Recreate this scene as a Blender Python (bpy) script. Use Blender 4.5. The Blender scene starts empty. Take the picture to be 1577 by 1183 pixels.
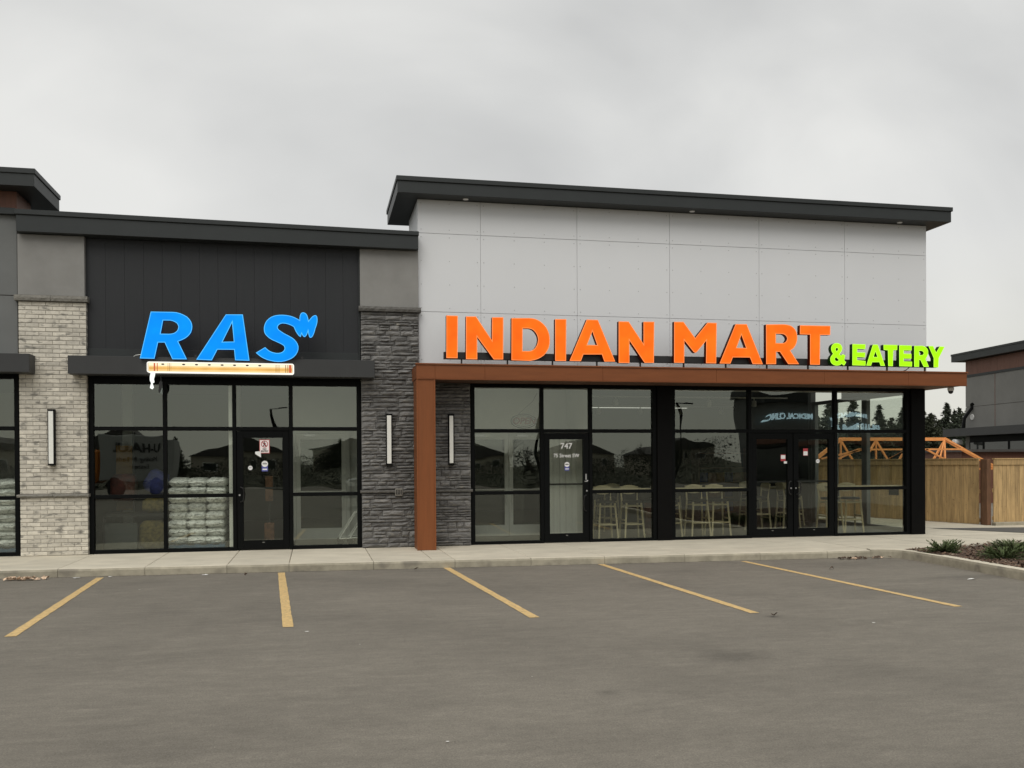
import bpy, bmesh, math, random
from mathutils import Vector, Matrix, noise as mnoise

# ---------------------------------------------------------------- camera, sky, sun
S = bpy.context.scene
COL = S.collection
rnd = random.Random(7)
cam_d = bpy.data.cameras.new('camera')
cam = bpy.data.objects.new('camera', cam_d)
COL.objects.link(cam)
yaw, pitch, roll = -0.209, -0.007, -0.006
Fv = Vector((-math.sin(yaw) * math.cos(pitch), math.cos(yaw) * math.cos(pitch), math.sin(pitch)))
Rv = Vector((math.cos(yaw), math.sin(yaw), 0)); Uv = Rv.cross(Fv)
R2 = Rv * math.cos(roll) + Uv * math.sin(roll); U2 = -Rv * math.sin(roll) + Uv * math.cos(roll)
cam.matrix_world = Matrix(((R2.x, U2.x, -Fv.x, 0), (R2.y, U2.y, -Fv.y, -17.0), (R2.z, U2.z, -Fv.z, 1.634), (0, 0, 0, 1)))
cam_d.sensor_width = 36.0
cam_d.lens = 36.0 * 1434.0 / 1577.0
cam_d.shift_y = (723.2 - 591.5) / 1577.0
cam_d.clip_start = 0.1
cam_d.clip_end = 2500
S.camera = cam

SUN_EL, SUN_AZ = math.radians(52), math.radians(200)      # azimuth measured clockwise from +Y
world = bpy.data.worlds.new('World'); S.world = world; world.use_nodes = True
wn, wl = world.node_tree.nodes, world.node_tree.links
wn.clear()
w_out = wn.new('ShaderNodeOutputWorld'); w_bg = wn.new('ShaderNodeBackground')
w_bg.inputs['Strength'].default_value = 0.1
sky = wn.new('ShaderNodeTexSky'); sky.sky_type = 'NISHITA'; sky.sun_disc = False
sky.sun_elevation = SUN_EL; sky.sun_rotation = SUN_AZ
tc = wn.new('ShaderNodeTexCoord')
mp1 = wn.new('ShaderNodeMapping'); mp1.inputs['Rotation'].default_value = (0.25, 0.75, 0.35); mp1.inputs['Scale'].default_value = (1.5, 4.2, 2.6)
n1 = wn.new('ShaderNodeTexNoise'); n1.inputs['Scale'].default_value = 1.45; n1.inputs['Detail'].default_value = 6; n1.inputs['Roughness'].default_value = 0.46; n1.inputs['Distortion'].default_value = 0.35
n2 = wn.new('ShaderNodeTexNoise'); n2.inputs['Scale'].default_value = 1.9; n2.inputs['Detail'].default_value = 3
mp2 = wn.new('ShaderNodeMapping'); mp2.inputs['Scale'].default_value = (1, 1, 1.6)
mixn = wn.new('ShaderNodeMix'); mixn.data_type = 'FLOAT'; mixn.inputs[0].default_value = 0.42
ramp = wn.new('ShaderNodeValToRGB')
ramp.color_ramp.elements[0].position = 0.37; ramp.color_ramp.elements[0].color = (5.25, 5.28, 5.22, 1)
ramp.color_ramp.elements[1].position = 0.64; ramp.color_ramp.elements[1].color = (7.6, 7.58, 7.35, 1)
e = ramp.color_ramp.elements.new(0.5); e.color = (6.3, 6.32, 6.2, 1)
# slightly warmer, paler band towards the horizon
sep = wn.new('ShaderNodeSeparateXYZ')
hr = wn.new('ShaderNodeMapRange'); hr.inputs['From Min'].default_value = 0.0; hr.inputs['From Max'].default_value = 0.22; hr.inputs['To Min'].default_value = 0.7; hr.inputs['To Max'].default_value = 0.0
mixh = wn.new('ShaderNodeMix'); mixh.data_type = 'RGBA'; mixh.inputs[7].default_value = (7.5, 7.3, 6.3, 1)
mixs = wn.new('ShaderNodeMix'); mixs.data_type = 'RGBA'; mixs.inputs[0].default_value = 0.04
wl.new(tc.outputs['Generated'], mp1.inputs['Vector']); wl.new(mp1.outputs['Vector'], n1.inputs['Vector'])
wl.new(tc.outputs['Generated'], mp2.inputs['Vector']); wl.new(mp2.outputs['Vector'], n2.inputs['Vector'])
wl.new(n1.outputs['Fac'], mixn.inputs[2]); wl.new(n2.outputs['Fac'], mixn.inputs[3])
wl.new(mixn.outputs[0], ramp.inputs['Fac'])
wl.new(tc.outputs['Generated'], sep.inputs[0]); wl.new(sep.outputs['Z'], hr.inputs['Value'])
wl.new(hr.outputs[0], mixh.inputs[0]); wl.new(ramp.outputs['Color'], mixh.inputs[6])
wl.new(mixh.outputs[2], mixs.inputs[6]); wl.new(sky.outputs['Color'], mixs.inputs[7])
wl.new(mixs.outputs[2], w_bg.inputs['Color']); wl.new(w_bg.outputs[0], w_out.inputs[0])

sun_d = bpy.data.lights.new('sun', 'SUN'); sun = bpy.data.objects.new('sun', sun_d); COL.objects.link(sun)
sun_d.energy = 1.5; sun_d.angle = math.radians(45); sun_d.color = (1.0, 0.97, 0.92)
sd = Vector((math.sin(SUN_AZ) * math.cos(SUN_EL), math.cos(SUN_AZ) * math.cos(SUN_EL), math.sin(SUN_EL)))
sun.rotation_euler = sd.to_track_quat('Z', 'Y').to_euler(); sun.location = (0, -30, 40)

S.view_settings.view_transform = 'Standard'
S.view_settings.look = 'None'
S.view_settings.exposure = 0.12
S.view_settings.gamma = 1.0
S.view_settings.use_curve_mapping = False
S.render.engine = 'CYCLES'
S.cycles.use_denoising = True
S.cycles.max_bounces = 8
S.cycles.transparent_max_bounces = 24
S.cycles.caustics_reflective = False
S.cycles.caustics_refractive = False

# ---------------------------------------------------------------- materials
MATS = {}
def mat(name, col, rough=0.7, metal=0.0, var=0.0, vscale=4.0, vstretch=(1, 1, 1), bump=0.0, bscale=60.0,
        bstretch=(1, 1, 1), rand=0.0, emit=None, estr=0.0, spec=0.5, col2=None, coords='Object', detail=6.0, dark=None):
    """Principled with a two-scale noise tint, a noise bump and an optional tint per object."""
    if name in MATS: return MATS[name]
    m = bpy.data.materials.new(name); m.use_nodes = True
    nt = m.node_tree; n, l = nt.nodes, nt.links
    b = n['Principled BSDF']
    b.inputs['Roughness'].default_value = rough; b.inputs['Metallic'].default_value = metal
    b.inputs['Specular IOR Level'].default_value = spec
    geo = n.new('ShaderNodeNewGeometry') if coords == 'World' else None
    t = n.new('ShaderNodeTexCoord')
    src = geo.outputs['Position'] if geo else t.outputs['Object']
    c = None
    rgb = n.new('ShaderNodeRGB'); rgb.outputs[0].default_value = (*col, 1); c = rgb.outputs[0]
    if var > 0:
        mp = n.new('ShaderNodeMapping'); mp.inputs['Scale'].default_value = vstretch
        nz = n.new('ShaderNodeTexNoise'); nz.inputs['Scale'].default_value = vscale; nz.inputs['Detail'].default_value = detail
        nz.inputs['Roughness'].default_value = 0.6
        l.new(src, mp.inputs['Vector']); l.new(mp.outputs[0], nz.inputs['Vector'])
        r = n.new('ShaderNodeMapRange'); r.inputs['From Min'].default_value = 0.3; r.inputs['From Max'].default_value = 0.7
        r.inputs['To Min'].default_value = 1 - var; r.inputs['To Max'].default_value = 1 + var
        l.new(nz.outputs['Fac'], r.inputs['Value'])
        if col2:
            mx = n.new('ShaderNodeMix'); mx.data_type = 'RGBA'; mx.inputs[7].default_value = (*col2, 1)
            r2 = n.new('ShaderNodeMapRange'); r2.inputs['From Min'].default_value = 0.46; r2.inputs['From Max'].default_value = 0.66
            l.new(nz.outputs['Fac'], r2.inputs['Value']); l.new(r2.outputs[0], mx.inputs[0]); l.new(c, mx.inputs[6]); c = mx.outputs[2]
        hs = n.new('ShaderNodeVectorMath'); hs.operation = 'SCALE'; l.new(c, hs.inputs[0]); l.new(r.outputs[0], hs.inputs['Scale']); c = hs.outputs[0]
    if dark:   # soft darker blotches with a shape of their own: (scale, threshold, colour)
        nz = n.new('ShaderNodeTexNoise'); nz.inputs['Scale'].default_value = dark[0]; nz.inputs['Detail'].default_value = 3
        mp = n.new('ShaderNodeMapping'); mp.inputs['Scale'].default_value = dark[3] if len(dark) > 3 else (1, 1, 1)
        l.new(src, mp.inputs['Vector']); l.new(mp.outputs[0], nz.inputs['Vector'])
        r = n.new('ShaderNodeMapRange'); r.inputs['From Min'].default_value = dark[1]; r.inputs['From Max'].default_value = dark[1] + 0.12
        r.inputs['To Max'].default_value = 0.8
        mx = n.new('ShaderNodeMix'); mx.data_type = 'RGBA'; mx.inputs[7].default_value = (*dark[2], 1)
        l.new(nz.outputs['Fac'], r.inputs['Value']); l.new(r.outputs[0], mx.inputs[0]); l.new(c, mx.inputs[6]); c = mx.outputs[2]
    if rand > 0:
        oi = n.new('ShaderNodeObjectInfo')
        r = n.new('ShaderNodeMapRange'); r.inputs['To Min'].default_value = 1 - rand; r.inputs['To Max'].default_value = 1 + rand
        l.new(oi.outputs['Random'], r.inputs['Value'])
        hs = n.new('ShaderNodeVectorMath'); hs.operation = 'SCALE'; l.new(c, hs.inputs[0]); l.new(r.outputs[0], hs.inputs['Scale']); c = hs.outputs[0]
    l.new(c, b.inputs['Base Color'])
    if bump > 0:
        mp = n.new('ShaderNodeMapping'); mp.inputs['Scale'].default_value = bstretch
        nb = n.new('ShaderNodeTexNoise'); nb.inputs['Scale'].default_value = bscale; nb.inputs['Detail'].default_value = 5
        l.new(src, mp.inputs['Vector']); l.new(mp.outputs[0], nb.inputs['Vector'])
        bp = n.new('ShaderNodeBump'); bp.inputs['Strength'].default_value = bump; bp.inputs['Distance'].default_value = 0.01
        l.new(nb.outputs['Fac'], bp.inputs['Height']); l.new(bp.outputs[0], b.inputs['Normal'])
    if emit:
        b.inputs['Emission Color'].default_value = (*emit, 1); b.inputs['Emission Strength'].default_value = estr
    MATS[name] = m
    return m

def asphalt(name, base, stains=True, streak=True):
    m = bpy.data.materials.new(name); m.use_nodes = True
    n, l = m.node_tree.nodes, m.node_tree.links; b = n['Principled BSDF']; b.inputs['Roughness'].default_value = 0.88
    g = n.new('ShaderNodeNewGeometry'); P = g.outputs['Position']
    def nz(scale, stretch, detail=6, rough=0.6):
        mp = n.new('ShaderNodeMapping'); mp.inputs['Scale'].default_value = stretch
        t = n.new('ShaderNodeTexNoise'); t.inputs['Scale'].default_value = scale; t.inputs['Detail'].default_value = detail; t.inputs['Roughness'].default_value = rough
        l.new(P, mp.inputs['Vector']); l.new(mp.outputs[0], t.inputs['Vector']); return t.outputs['Fac']
    def rng(v, a, b_, lo, hi):
        r = n.new('ShaderNodeMapRange'); r.inputs['From Min'].default_value = a; r.inputs['From Max'].default_value = b_
        r.inputs['To Min'].default_value = lo; r.inputs['To Max'].default_value = hi; l.new(v, r.inputs['Value']); return r.outputs[0]
    def mul(a, b_):
        q = n.new('ShaderNodeMath'); q.operation = 'MULTIPLY'; l.new(a, q.inputs[0]); l.new(b_, q.inputs[1]); return q.outputs[0]
    f = rng(nz(0.35, (1, 1, 1)), 0.3, 0.7, 0.91, 1.09)
    f = mul(f, rng(nz(1.5, (0.6, 1.6, 1)), 0.3, 0.7, 0.95, 1.05))
    f = mul(f, rng(nz(3.0, (0.7, 2.2, 1), 8, 0.75), 0.3, 0.72, 0.90, 1.11))
    f = mul(f, rng(nz(90, (1, 1, 1), 3, 0.7), 0.25, 0.75, 0.62, 1.38))
    f = mul(f, rng(nz(34, (1, 1, 1), 5, 0.8), 0.28, 0.72, 0.84, 1.16))
    f = mul(f, rng(nz(9, (0.7, 1.3, 1), 6, 0.8), 0.30, 0.70, 0.86, 1.14))
    f = mul(f, rng(nz(0.5, (1, 1, 1), 4, 0.6), 0.5, 0.68, 1.0, 0.90))
    if streak:      # pale scuffs that run along the paver lanes
        f = mul(f, rng(nz(2.0, (0.55, 1.7, 1), 9, 0.78), 0.52, 0.70, 1.0, 1.20))
        f = mul(f, rng(nz(0.8, (0.6, 1.2, 1), 6, 0.65), 0.52, 0.66, 1.0, 0.87))
    if stains:
        sepn = n.new('ShaderNodeSeparateXYZ'); l.new(P, sepn.inputs[0])
        for (sx, sy, rx, ry, k) in ((3.42, -9.72, .42, .30, .70), (2.02, -10.67, .12, .10, .68), (9.1, -5.6, 1.3, .30, .80), (1.7, -2.9, .5, .12, .8), (-3.4, -10.4, .35, .3, .86), (4.72, -8.0, .12, .1, .7)):
            mp = n.new('ShaderNodeMapping'); mp.inputs['Location'].default_value = (-sx / rx, -sy / ry, 0); mp.inputs['Scale'].default_value = (1 / rx, 1 / ry, 0)
            ln = n.new('ShaderNodeVectorMath'); ln.operation = 'LENGTH'; l.new(P, mp.inputs['Vector']); l.new(mp.outputs[0], ln.inputs[0])
            ad = n.new('ShaderNodeMath'); ad.operation = 'MULTIPLY_ADD'; l.new(nz(5, (1, 2.2, 1)), ad.inputs[0]); ad.inputs[1].default_value = 1.7; l.new(ln.outputs['Value'], ad.inputs[2])
            f = mul(f, rng(ad.outputs[0], 1.1, 1.9, k, 1.0))
    rgb = n.new('ShaderNodeRGB'); rgb.outputs[0].default_value = (*base, 1)
    hs = n.new('ShaderNodeVectorMath'); hs.operation = 'SCALE'; l.new(rgb.outputs[0], hs.inputs[0]); l.new(f, hs.inputs['Scale'])
    l.new(hs.outputs[0], b.inputs['Base Color'])
    bp = n.new('ShaderNodeBump'); bp.inputs['Strength'].default_value = 0.5; bp.inputs['Distance'].default_value = 0.006
    l.new(nz(140, (1, 1, 1), 4, 0.8), bp.inputs['Height']); l.new(bp.outputs[0], b.inputs['Normal'])
    return m

def glass(name, tint=(0.885, 0.90, 0.87), refl=0.142, wave=0.0065, wscale=0.9):
    m = bpy.data.materials.new(name); m.use_nodes = True
    n, l = m.node_tree.nodes, m.node_tree.links; n.clear()
    out = n.new('ShaderNodeOutputMaterial')
    tr = n.new('ShaderNodeBsdfTransparent'); tr.inputs[0].default_value = (*tint, 1)
    gl = n.new('ShaderNodeBsdfGlossy'); gl.inputs['Roughness'].default_value = 0.0; gl.inputs['Color'].default_value = (0.94, 1.0, 0.90, 1)
    g = n.new('ShaderNodeNewGeometry')
    mp = n.new('ShaderNodeMapping'); mp.inputs['Scale'].default_value = (1, 1, 0.75)
    nz = n.new('ShaderNodeTexNoise'); nz.inputs['Scale'].default_value = wscale; nz.inputs['Detail'].default_value = 1.0
    oi = n.new('ShaderNodeObjectInfo'); ad = n.new('ShaderNodeVectorMath'); ad.operation = 'ADD'
    l.new(g.outputs['Position'], mp.inputs['Vector']); l.new(mp.outputs[0], ad.inputs[0])
    sc = n.new('ShaderNodeVectorMath'); sc.operation = 'SCALE'; sc.inputs[0].default_value = (31, 17, 9); l.new(oi.outputs['Random'], sc.inputs['Scale']); l.new(sc.outputs[0], ad.inputs[1])
    l.new(ad.outputs[0], nz.inputs['Vector'])
    bp = n.new('ShaderNodeBump'); bp.inputs['Strength'].default_value = 1.0; bp.inputs['Distance'].default_value = wave
    l.new(nz.outputs['Fac'], bp.inputs['Height']); l.new(bp.outputs[0], gl.inputs['Normal'])
    fr = n.new('ShaderNodeFresnel'); fr.inputs['IOR'].default_value = 1.5
    ma = n.new('ShaderNodeMath'); ma.operation = 'MULTIPLY_ADD'; ma.inputs[1].default_value = 1.0; ma.inputs[2].default_value = refl - 0.04; l.new(fr.outputs[0], ma.inputs[0])
    bf = n.new('ShaderNodeMath'); bf.operation = 'SUBTRACT'; bf.inputs[0].default_value = 1.0; l.new(g.outputs['Backfacing'], bf.inputs[1])
    mb = n.new('ShaderNodeMath'); mb.operation = 'MULTIPLY'; l.new(ma.outputs[0], mb.inputs[0]); l.new(bf.outputs[0], mb.inputs[1]); ma = mb
    mx = n.new('ShaderNodeMixShader'); l.new(ma.outputs[0], mx.inputs[0]); l.new(tr.outputs[0], mx.inputs[1]); l.new(gl.outputs[0], mx.inputs[2])
    l.new(mx.outputs[0], out.inputs[0])
    MATS[name] = m
    return m

def brickmat(name, c1, c2, blot):
    """cream fired brick: tint per brick plus smoky blotches that sit on single bricks"""
    return mat(name, c1, 0.85, var=0.14, vscale=11, rand=0.16, bump=0.6, bscale=70, dark=(7.0, 0.555, blot, (0.8, 1, 2.0)), coords='World')

M_asph = asphalt('asphalt', (0.186, 0.168, 0.137))
M_asph2 = asphalt('far_asphalt', (0.10, 0.098, 0.09), stains=False, streak=False)
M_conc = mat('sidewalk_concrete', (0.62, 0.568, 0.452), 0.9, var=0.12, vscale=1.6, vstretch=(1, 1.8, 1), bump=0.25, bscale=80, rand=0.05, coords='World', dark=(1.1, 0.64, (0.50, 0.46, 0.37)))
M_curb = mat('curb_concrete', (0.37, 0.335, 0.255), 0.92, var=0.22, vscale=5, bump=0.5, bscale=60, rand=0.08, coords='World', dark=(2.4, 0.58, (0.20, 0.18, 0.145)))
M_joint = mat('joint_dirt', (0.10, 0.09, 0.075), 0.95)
M_line = mat('worn_yellow_paint', (0.66, 0.46, 0.20), 0.8, var=0.16, vscale=14, bump=0.3, bscale=90, coords='World', dark=(30, 0.56, (0.26, 0.215, 0.15)))
M_stuccoL = mat('light_grey_stucco', (0.26, 0.255, 0.24), 0.95, var=0.09, vscale=2.2, bump=0.5, bscale=150, coords='World')
M_stuccoD = mat('dark_grey_stucco', (0.16, 0.165, 0.16), 0.95, var=0.06, vscale=2.2, bump=0.5, bscale=150, coords='World')
M_black = mat('black_siding', (0.024, 0.0255, 0.0275), 0.50, var=0.05, vscale=3, vstretch=(6, 1, 0.5), bump=0.04, bscale=30, rand=0.025, coords='World', spec=0.3)
M_flash = mat('charcoal_flashing', (0.030, 0.034, 0.034), 0.5, spec=0.3, var=0.07, vscale=2, coords='World', bump=0.03, bscale=8)
M_canopy = mat('charcoal_canopy_metal', (0.044, 0.045, 0.045), 0.5, spec=0.3, var=0.06, vscale=2.5, coords='World', bump=0.03, bscale=6)
M_frame = mat('black_anodised_frame', (0.005, 0.0055, 0.0055), 0.45, var=0.1, vscale=6, coords='World', spec=0.07)
M_post = mat('dark_bronze_post', (0.005, 0.0048, 0.0046), 0.5, var=0.12, vscale=3, coords='World', spec=0.07)
M_panel = mat('white_cement_panel', (0.715, 0.725, 0.735), 0.6, var=0.014, vscale=0.9, rand=0.012, coords='World', bump=0.05, bscale=40)
M_gap = mat('panel_gap', (0.74, 0.74, 0.74), 0.8)
M_screw = mat('panel_screw', (0.42, 0.42, 0.42), 0.6)
M_red = mat('rust_brown_cladding', (0.205, 0.066, 0.021), 0.5, spec=0.3, var=0.10, vscale=3, vstretch=(0.7, 1, 5), coords='World', bump=0.05, bscale=40, bstretch=(0.2, 1, 3))
M_redV = mat('rust_brown_column', (0.215, 0.070, 0.022), 0.5, spec=0.3, var=0.10, vscale=3, vstretch=(6, 1, 0.5), coords='World', bump=0.05, bscale=40, bstretch=(3, 1, 0.2))
M_wood2 = mat('brown_siding', (0.16, 0.07, 0.045), 0.6, var=0.2, vscale=5, vstretch=(4, 4, .4), coords='World')
M_soffit = mat('brown_soffit', (0.10, 0.05, 0.03), 0.6, var=0.1, vscale=4, coords='World')
M_brick = brickmat('cream_brick', (0.60, 0.56, 0.475), None, (0.15, 0.142, 0.125))
M_mortar = mat('mortar', (0.38, 0.355, 0.31), 0.95, var=0.1, vscale=20, coords='World')
M_stone = mat('charcoal_ledgestone', (0.152, 0.148, 0.141), 0.8, var=0.42, vscale=9, vstretch=(1, 1, 3.2), rand=0.28, bump=1.0, bscale=42, bstretch=(1, 1, 2.2), coords='World', dark=(7, 0.60, (0.26, 0.24, 0.20), (1, 1, 4)))
M_stonegap = mat('stone_shadow_gap', (0.022, 0.021, 0.02), 0.95)
M_ledge = mat('cut_stone_ledge', (0.20, 0.19, 0.165), 0.9, var=0.25, vscale=14, vstretch=(1, 1, 3), bump=0.9, bscale=50, coords='World')
M_ledgeD = mat('dark_stone_ledge', (0.115, 0.11, 0.10), 0.9, var=0.3, vscale=14, vstretch=(1, 1, 3), bump=0.9, bscale=50, coords='World')
M_glass = glass('tinted_window_glass')
M_glassB = glass('clear_side_glass', tint=(0.92, 0.95, 0.92), refl=0.05)
M_alu = mat('pale_aluminium', (0.80, 0.81, 0.76), 0.5, 0.0, var=0.05, vscale=5)
M_silver = mat('brushed_metal', (0.55, 0.55, 0.54), 0.3, 0.9)
M_white = mat('white_paint', (0.78, 0.78, 0.76), 0.6, var=0.03, vscale=6)
M_diff = mat('frosted_diffuser', (0.80, 0.80, 0.74), 0.55, var=0.05, vscale=40, coords='World')
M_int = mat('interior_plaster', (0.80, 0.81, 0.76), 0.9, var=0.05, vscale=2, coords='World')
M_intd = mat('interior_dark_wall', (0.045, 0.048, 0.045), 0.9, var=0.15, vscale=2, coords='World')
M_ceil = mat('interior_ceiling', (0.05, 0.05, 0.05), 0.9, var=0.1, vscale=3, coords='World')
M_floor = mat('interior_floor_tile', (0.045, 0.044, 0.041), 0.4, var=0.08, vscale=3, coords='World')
M_stool = mat('ash_wood', (0.54, 0.47, 0.29), 0.5, var=0.14, vscale=6, vstretch=(6, 6, 1), coords='World')
M_blk = mat('matte_black', (0.012, 0.012, 0.012), 0.6)
M_bag = mat('white_woven_bag', (0.92, 0.93, 0.90), 0.35, var=0.22, vscale=16, vstretch=(1, 1, 2.2), bump=1.0, bscale=16, bstretch=(1, 1, 2), coords='World', rand=0.12, dark=(22, 0.545, (0.16, 0.19, 0.16), (1, 1, 2.4)))
M_pallet = mat('blue_pallet', (0.03, 0.10, 0.19), 0.7, var=0.2, vscale=8)
M_fence = mat('cedar_fence_board', (0.48, 0.325, 0.15), 0.8, var=0.28, vscale=4, vstretch=(5, 5, 0.6), rand=0.17, coords='World', bump=0.3, bscale=30, bstretch=(4, 4, .4), dark=(17, 0.64, (0.17, 0.09, 0.04)))
M_fence2 = mat('red_brown_post', (0.15, 0.075, 0.038), 0.8, var=0.25, vscale=8, vstretch=(3, 3, 0.6), coords='World')
M_truss = mat('fresh_orange_lumber', (0.80, 0.33, 0.10), 0.7, var=0.14, vscale=6, rand=0.14, coords='World')
M_mulch = mat('bark_mulch', (0.085, 0.056, 0.038), 0.95, var=0.4, vscale=30, bump=1.0, bscale=40, coords='World')
M_chip = mat('bark_chip', (0.13, 0.080, 0.052), 0.95, var=0.6, vscale=11, coords='World', dark=(16, 0.57, (0.50, 0.42, 0.32)))
M_juni = mat('juniper_needles', (0.095, 0.130, 0.045), 0.8, var=0.45, vscale=7, coords='World', rand=0.1)
M_con = mat('spruce_needles', (0.040, 0.050, 0.030), 0.85, var=0.45, vscale=1.2, coords='World', rand=0.15)
M_con2 = mat('pine_needles', (0.055, 0.062, 0.034), 0.85, var=0.45, vscale=1.2, coords='World', rand=0.15)
M_bark = mat('bark', (0.055, 0.045, 0.035), 0.9, var=0.3, vscale=6, coords='World')
M_grass = mat('dry_lawn', (0.055, 0.055, 0.028), 0.95, var=0.3, vscale=0.6, coords='World', bump=0.6, bscale=20)
M_leaf = mat('dry_leaf', (0.58, 0.42, 0.29), 0.8, var=0.5, vscale=30, coords='World', rand=0.3)
M_paper = mat('white_paper', (0.80, 0.79, 0.75), 0.8, var=0.1, vscale=20)
M_wallside = mat('tan_siding', (0.40, 0.37, 0.30), 0.9, var=0.1, vscale=1, coords='World')
M_shing = mat('dark_shingles', (0.075, 0.070, 0.065), 0.95, var=0.2, vscale=4, coords='World')
M_sgrey = mat('smoky_grey_panel', (0.19, 0.188, 0.175), 0.8, var=0.08, vscale=1, coords='World')
M_dkglass = mat('dark_far_glass', (0.02, 0.026, 0.026), 0.08, spec=0.7)
M_car = mat('silver_car_paint', (0.22, 0.225, 0.23), 0.25, 0.6, spec=0.8)
M_rubber = mat('tyre_rubber', (0.02, 0.02, 0.02), 0.8)
M_truckw = mat('truck_white', (0.33, 0.34, 0.33), 0.5)
M_trucko = mat('truck_orange', (0.55, 0.18, 0.02), 0.5)

def lit(name, face, strength=1.0, var=0.05):
    """translucent sign face lit from inside"""
    m = bpy.data.materials.new(name); m.use_nodes = True
    n, l = m.node_tree.nodes, m.node_tree.links; b = n['Principled BSDF']
    b.inputs['Base Color'].default_value = (face[0] * .12, face[1] * .12, face[2] * .12, 1); b.inputs['Roughness'].default_value = 0.6
    b.inputs['Specular IOR Level'].default_value = 0.12
    g = n.new('ShaderNodeNewGeometry'); nz = n.new('ShaderNodeTexNoise'); nz.inputs['Scale'].default_value = 3.5
    l.new(g.outputs['Position'], nz.inputs['Vector'])
    r = n.new('ShaderNodeMapRange'); r.inputs['From Min'].default_value = 0.3; r.inputs['From Max'].default_value = 0.7
    r.inputs['To Min'].default_value = strength * (1 - var); r.inputs['To Max'].default_value = strength * (1 + var)
    l.new(nz.outputs['Fac'], r.inputs['Value']); l.new(r.outputs[0], b.inputs['Emission Strength'])
    b.inputs['Emission Color'].default_value = (*face, 1)
    MATS[name] = m
    return m
M_lblue = lit('lit_blue_face', (0.0, 0.262, 0.93), var=.10); M_lblue2 = lit('lit_blue_edge', (0.09, 0.50, 1.0))
M_dblue = lit('blue_letter_return', (0.0, 0.012, 0.10), 0.6)
M_lor = lit('lit_orange_face', (0.98, 0.150, 0.008), var=0.16); M_lor2 = lit('lit_orange_edge', (1.0, 0.27, 0.075))
M_dor = lit('orange_letter_return', (0.045, 0.004, 0.001), 0.5)
M_lgr = lit('lit_green_face', (0.40, 1.0, 0.006), var=0.09); M_lgr2 = lit('lit_green_edge', (0.55, 1.0, 0.09))
M_dgr = lit('green_letter_return', (0.006, 0.03, 0.002), 0.4)
M_lwh = lit('lit_white_edge', (1.0, 0.97, 0.88), 0.98)
M_lcream = lit('lit_cream_print', (1.0, 0.90, 0.62), 0.95, 0.03); M_ltan = lit('lit_bamboo_print', (0.82, 0.47, 0.13), 0.95, 0.12); M_ltan2 = lit('lit_pale_bamboo_print', (0.93, 0.63, 0.27), 0.95, 0.08)
M_lred = lit('lit_red_band', (0.60, 0.13, 0.06), 0.9); M_lbrn = lit('lit_brown_band', (0.26, 0.12, 0.04), 0.9)
M_ribbon = lit('lit_white_ribbon', (0.95, 1.0, 0.96), 0.95)
M_raceway = mat('black_raceway', (0.014, 0.014, 0.014), 0.5)

# ---------------------------------------------------------------- mesh helpers
ORG = {}
def box(bm, x0, x1, y0, y1, z0, z1, bev=0.0):
    v = [bm.verts.new(p) for p in ((x0, y0, z0), (x1, y0, z0), (x1, y1, z0), (x0, y1, z0), (x0, y0, z1), (x1, y0, z1), (x1, y1, z1), (x0, y1, z1))]
    f = [bm.faces.new([v[i] for i in q]) for q in ((0, 3, 2, 1), (4, 5, 6, 7), (0, 1, 5, 4), (1, 2, 6, 5), (2, 3, 7, 6), (3, 0, 4, 7))]
    if bev > 0:
        ed = list({e for g in f for e in g.edges})
        bmesh.ops.bevel(bm, geom=ed, offset=bev, segments=1, affect='EDGES', clamp_overlap=True)
    return v
def beam(bm, a, b, w, h=None):
    """square bar from a to b"""
    a, b = Vector(a), Vector(b); h = h or w
    d = (b - a); L = d.length; q = d.to_track_quat('Z', 'Y').to_matrix()
    vs = []
    for t in (0, L):
        for sx, sy in ((-1, -1), (1, -1), (1, 1), (-1, 1)):
            vs.append(bm.verts.new(a + q @ Vector((sx * w / 2, sy * h / 2, t))))
    for f in ((0, 3, 2, 1), (4, 5, 6, 7), (0, 1, 5, 4), (1, 2, 6, 5), (2, 3, 7, 6), (3, 0, 4, 7)):
        bm.faces.new([vs[i] for i in f])
def tube(bm, pts, r0, r1=None, seg=8, cap=True):
    r1 = r0 if r1 is None else r1
    rings = []; n = len(pts)
    for i, p in enumerate(pts):
        p = Vector(p)
        d = (Vector(pts[min(i + 1, n - 1)]) - Vector(pts[max(i - 1, 0)])).normalized()
        q = d.to_track_quat('Z', 'Y').to_matrix(); r = r0 + (r1 - r0) * i / max(1, n - 1)
        rings.append([bm.verts.new(p + q @ Vector((r * math.cos(2 * math.pi * k / seg), r * math.sin(2 * math.pi * k / seg), 0))) for k in range(seg)])
    for a, b in zip(rings, rings[1:]):
        for k in range(seg): bm.faces.new((a[k], a[(k + 1) % seg], b[(k + 1) % seg], b[k]))
    if cap: bm.faces.new(list(reversed(rings[0]))); bm.faces.new(rings[-1])
def lathe(bm, prof, cx, cy, seg=20):
    rings = [[bm.verts.new((cx + r * math.cos(2 * math.pi * k / seg), cy + r * math.sin(2 * math.pi * k / seg), z)) for k in range(seg)] for r, z in prof]
    for a, b in zip(rings, rings[1:]):
        for k in range(seg): bm.faces.new((a[k], a[(k + 1) % seg], b[(k + 1) % seg], b[k]))
    bm.faces.new(list(reversed(rings[0]))); bm.faces.new(rings[-1])
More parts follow.
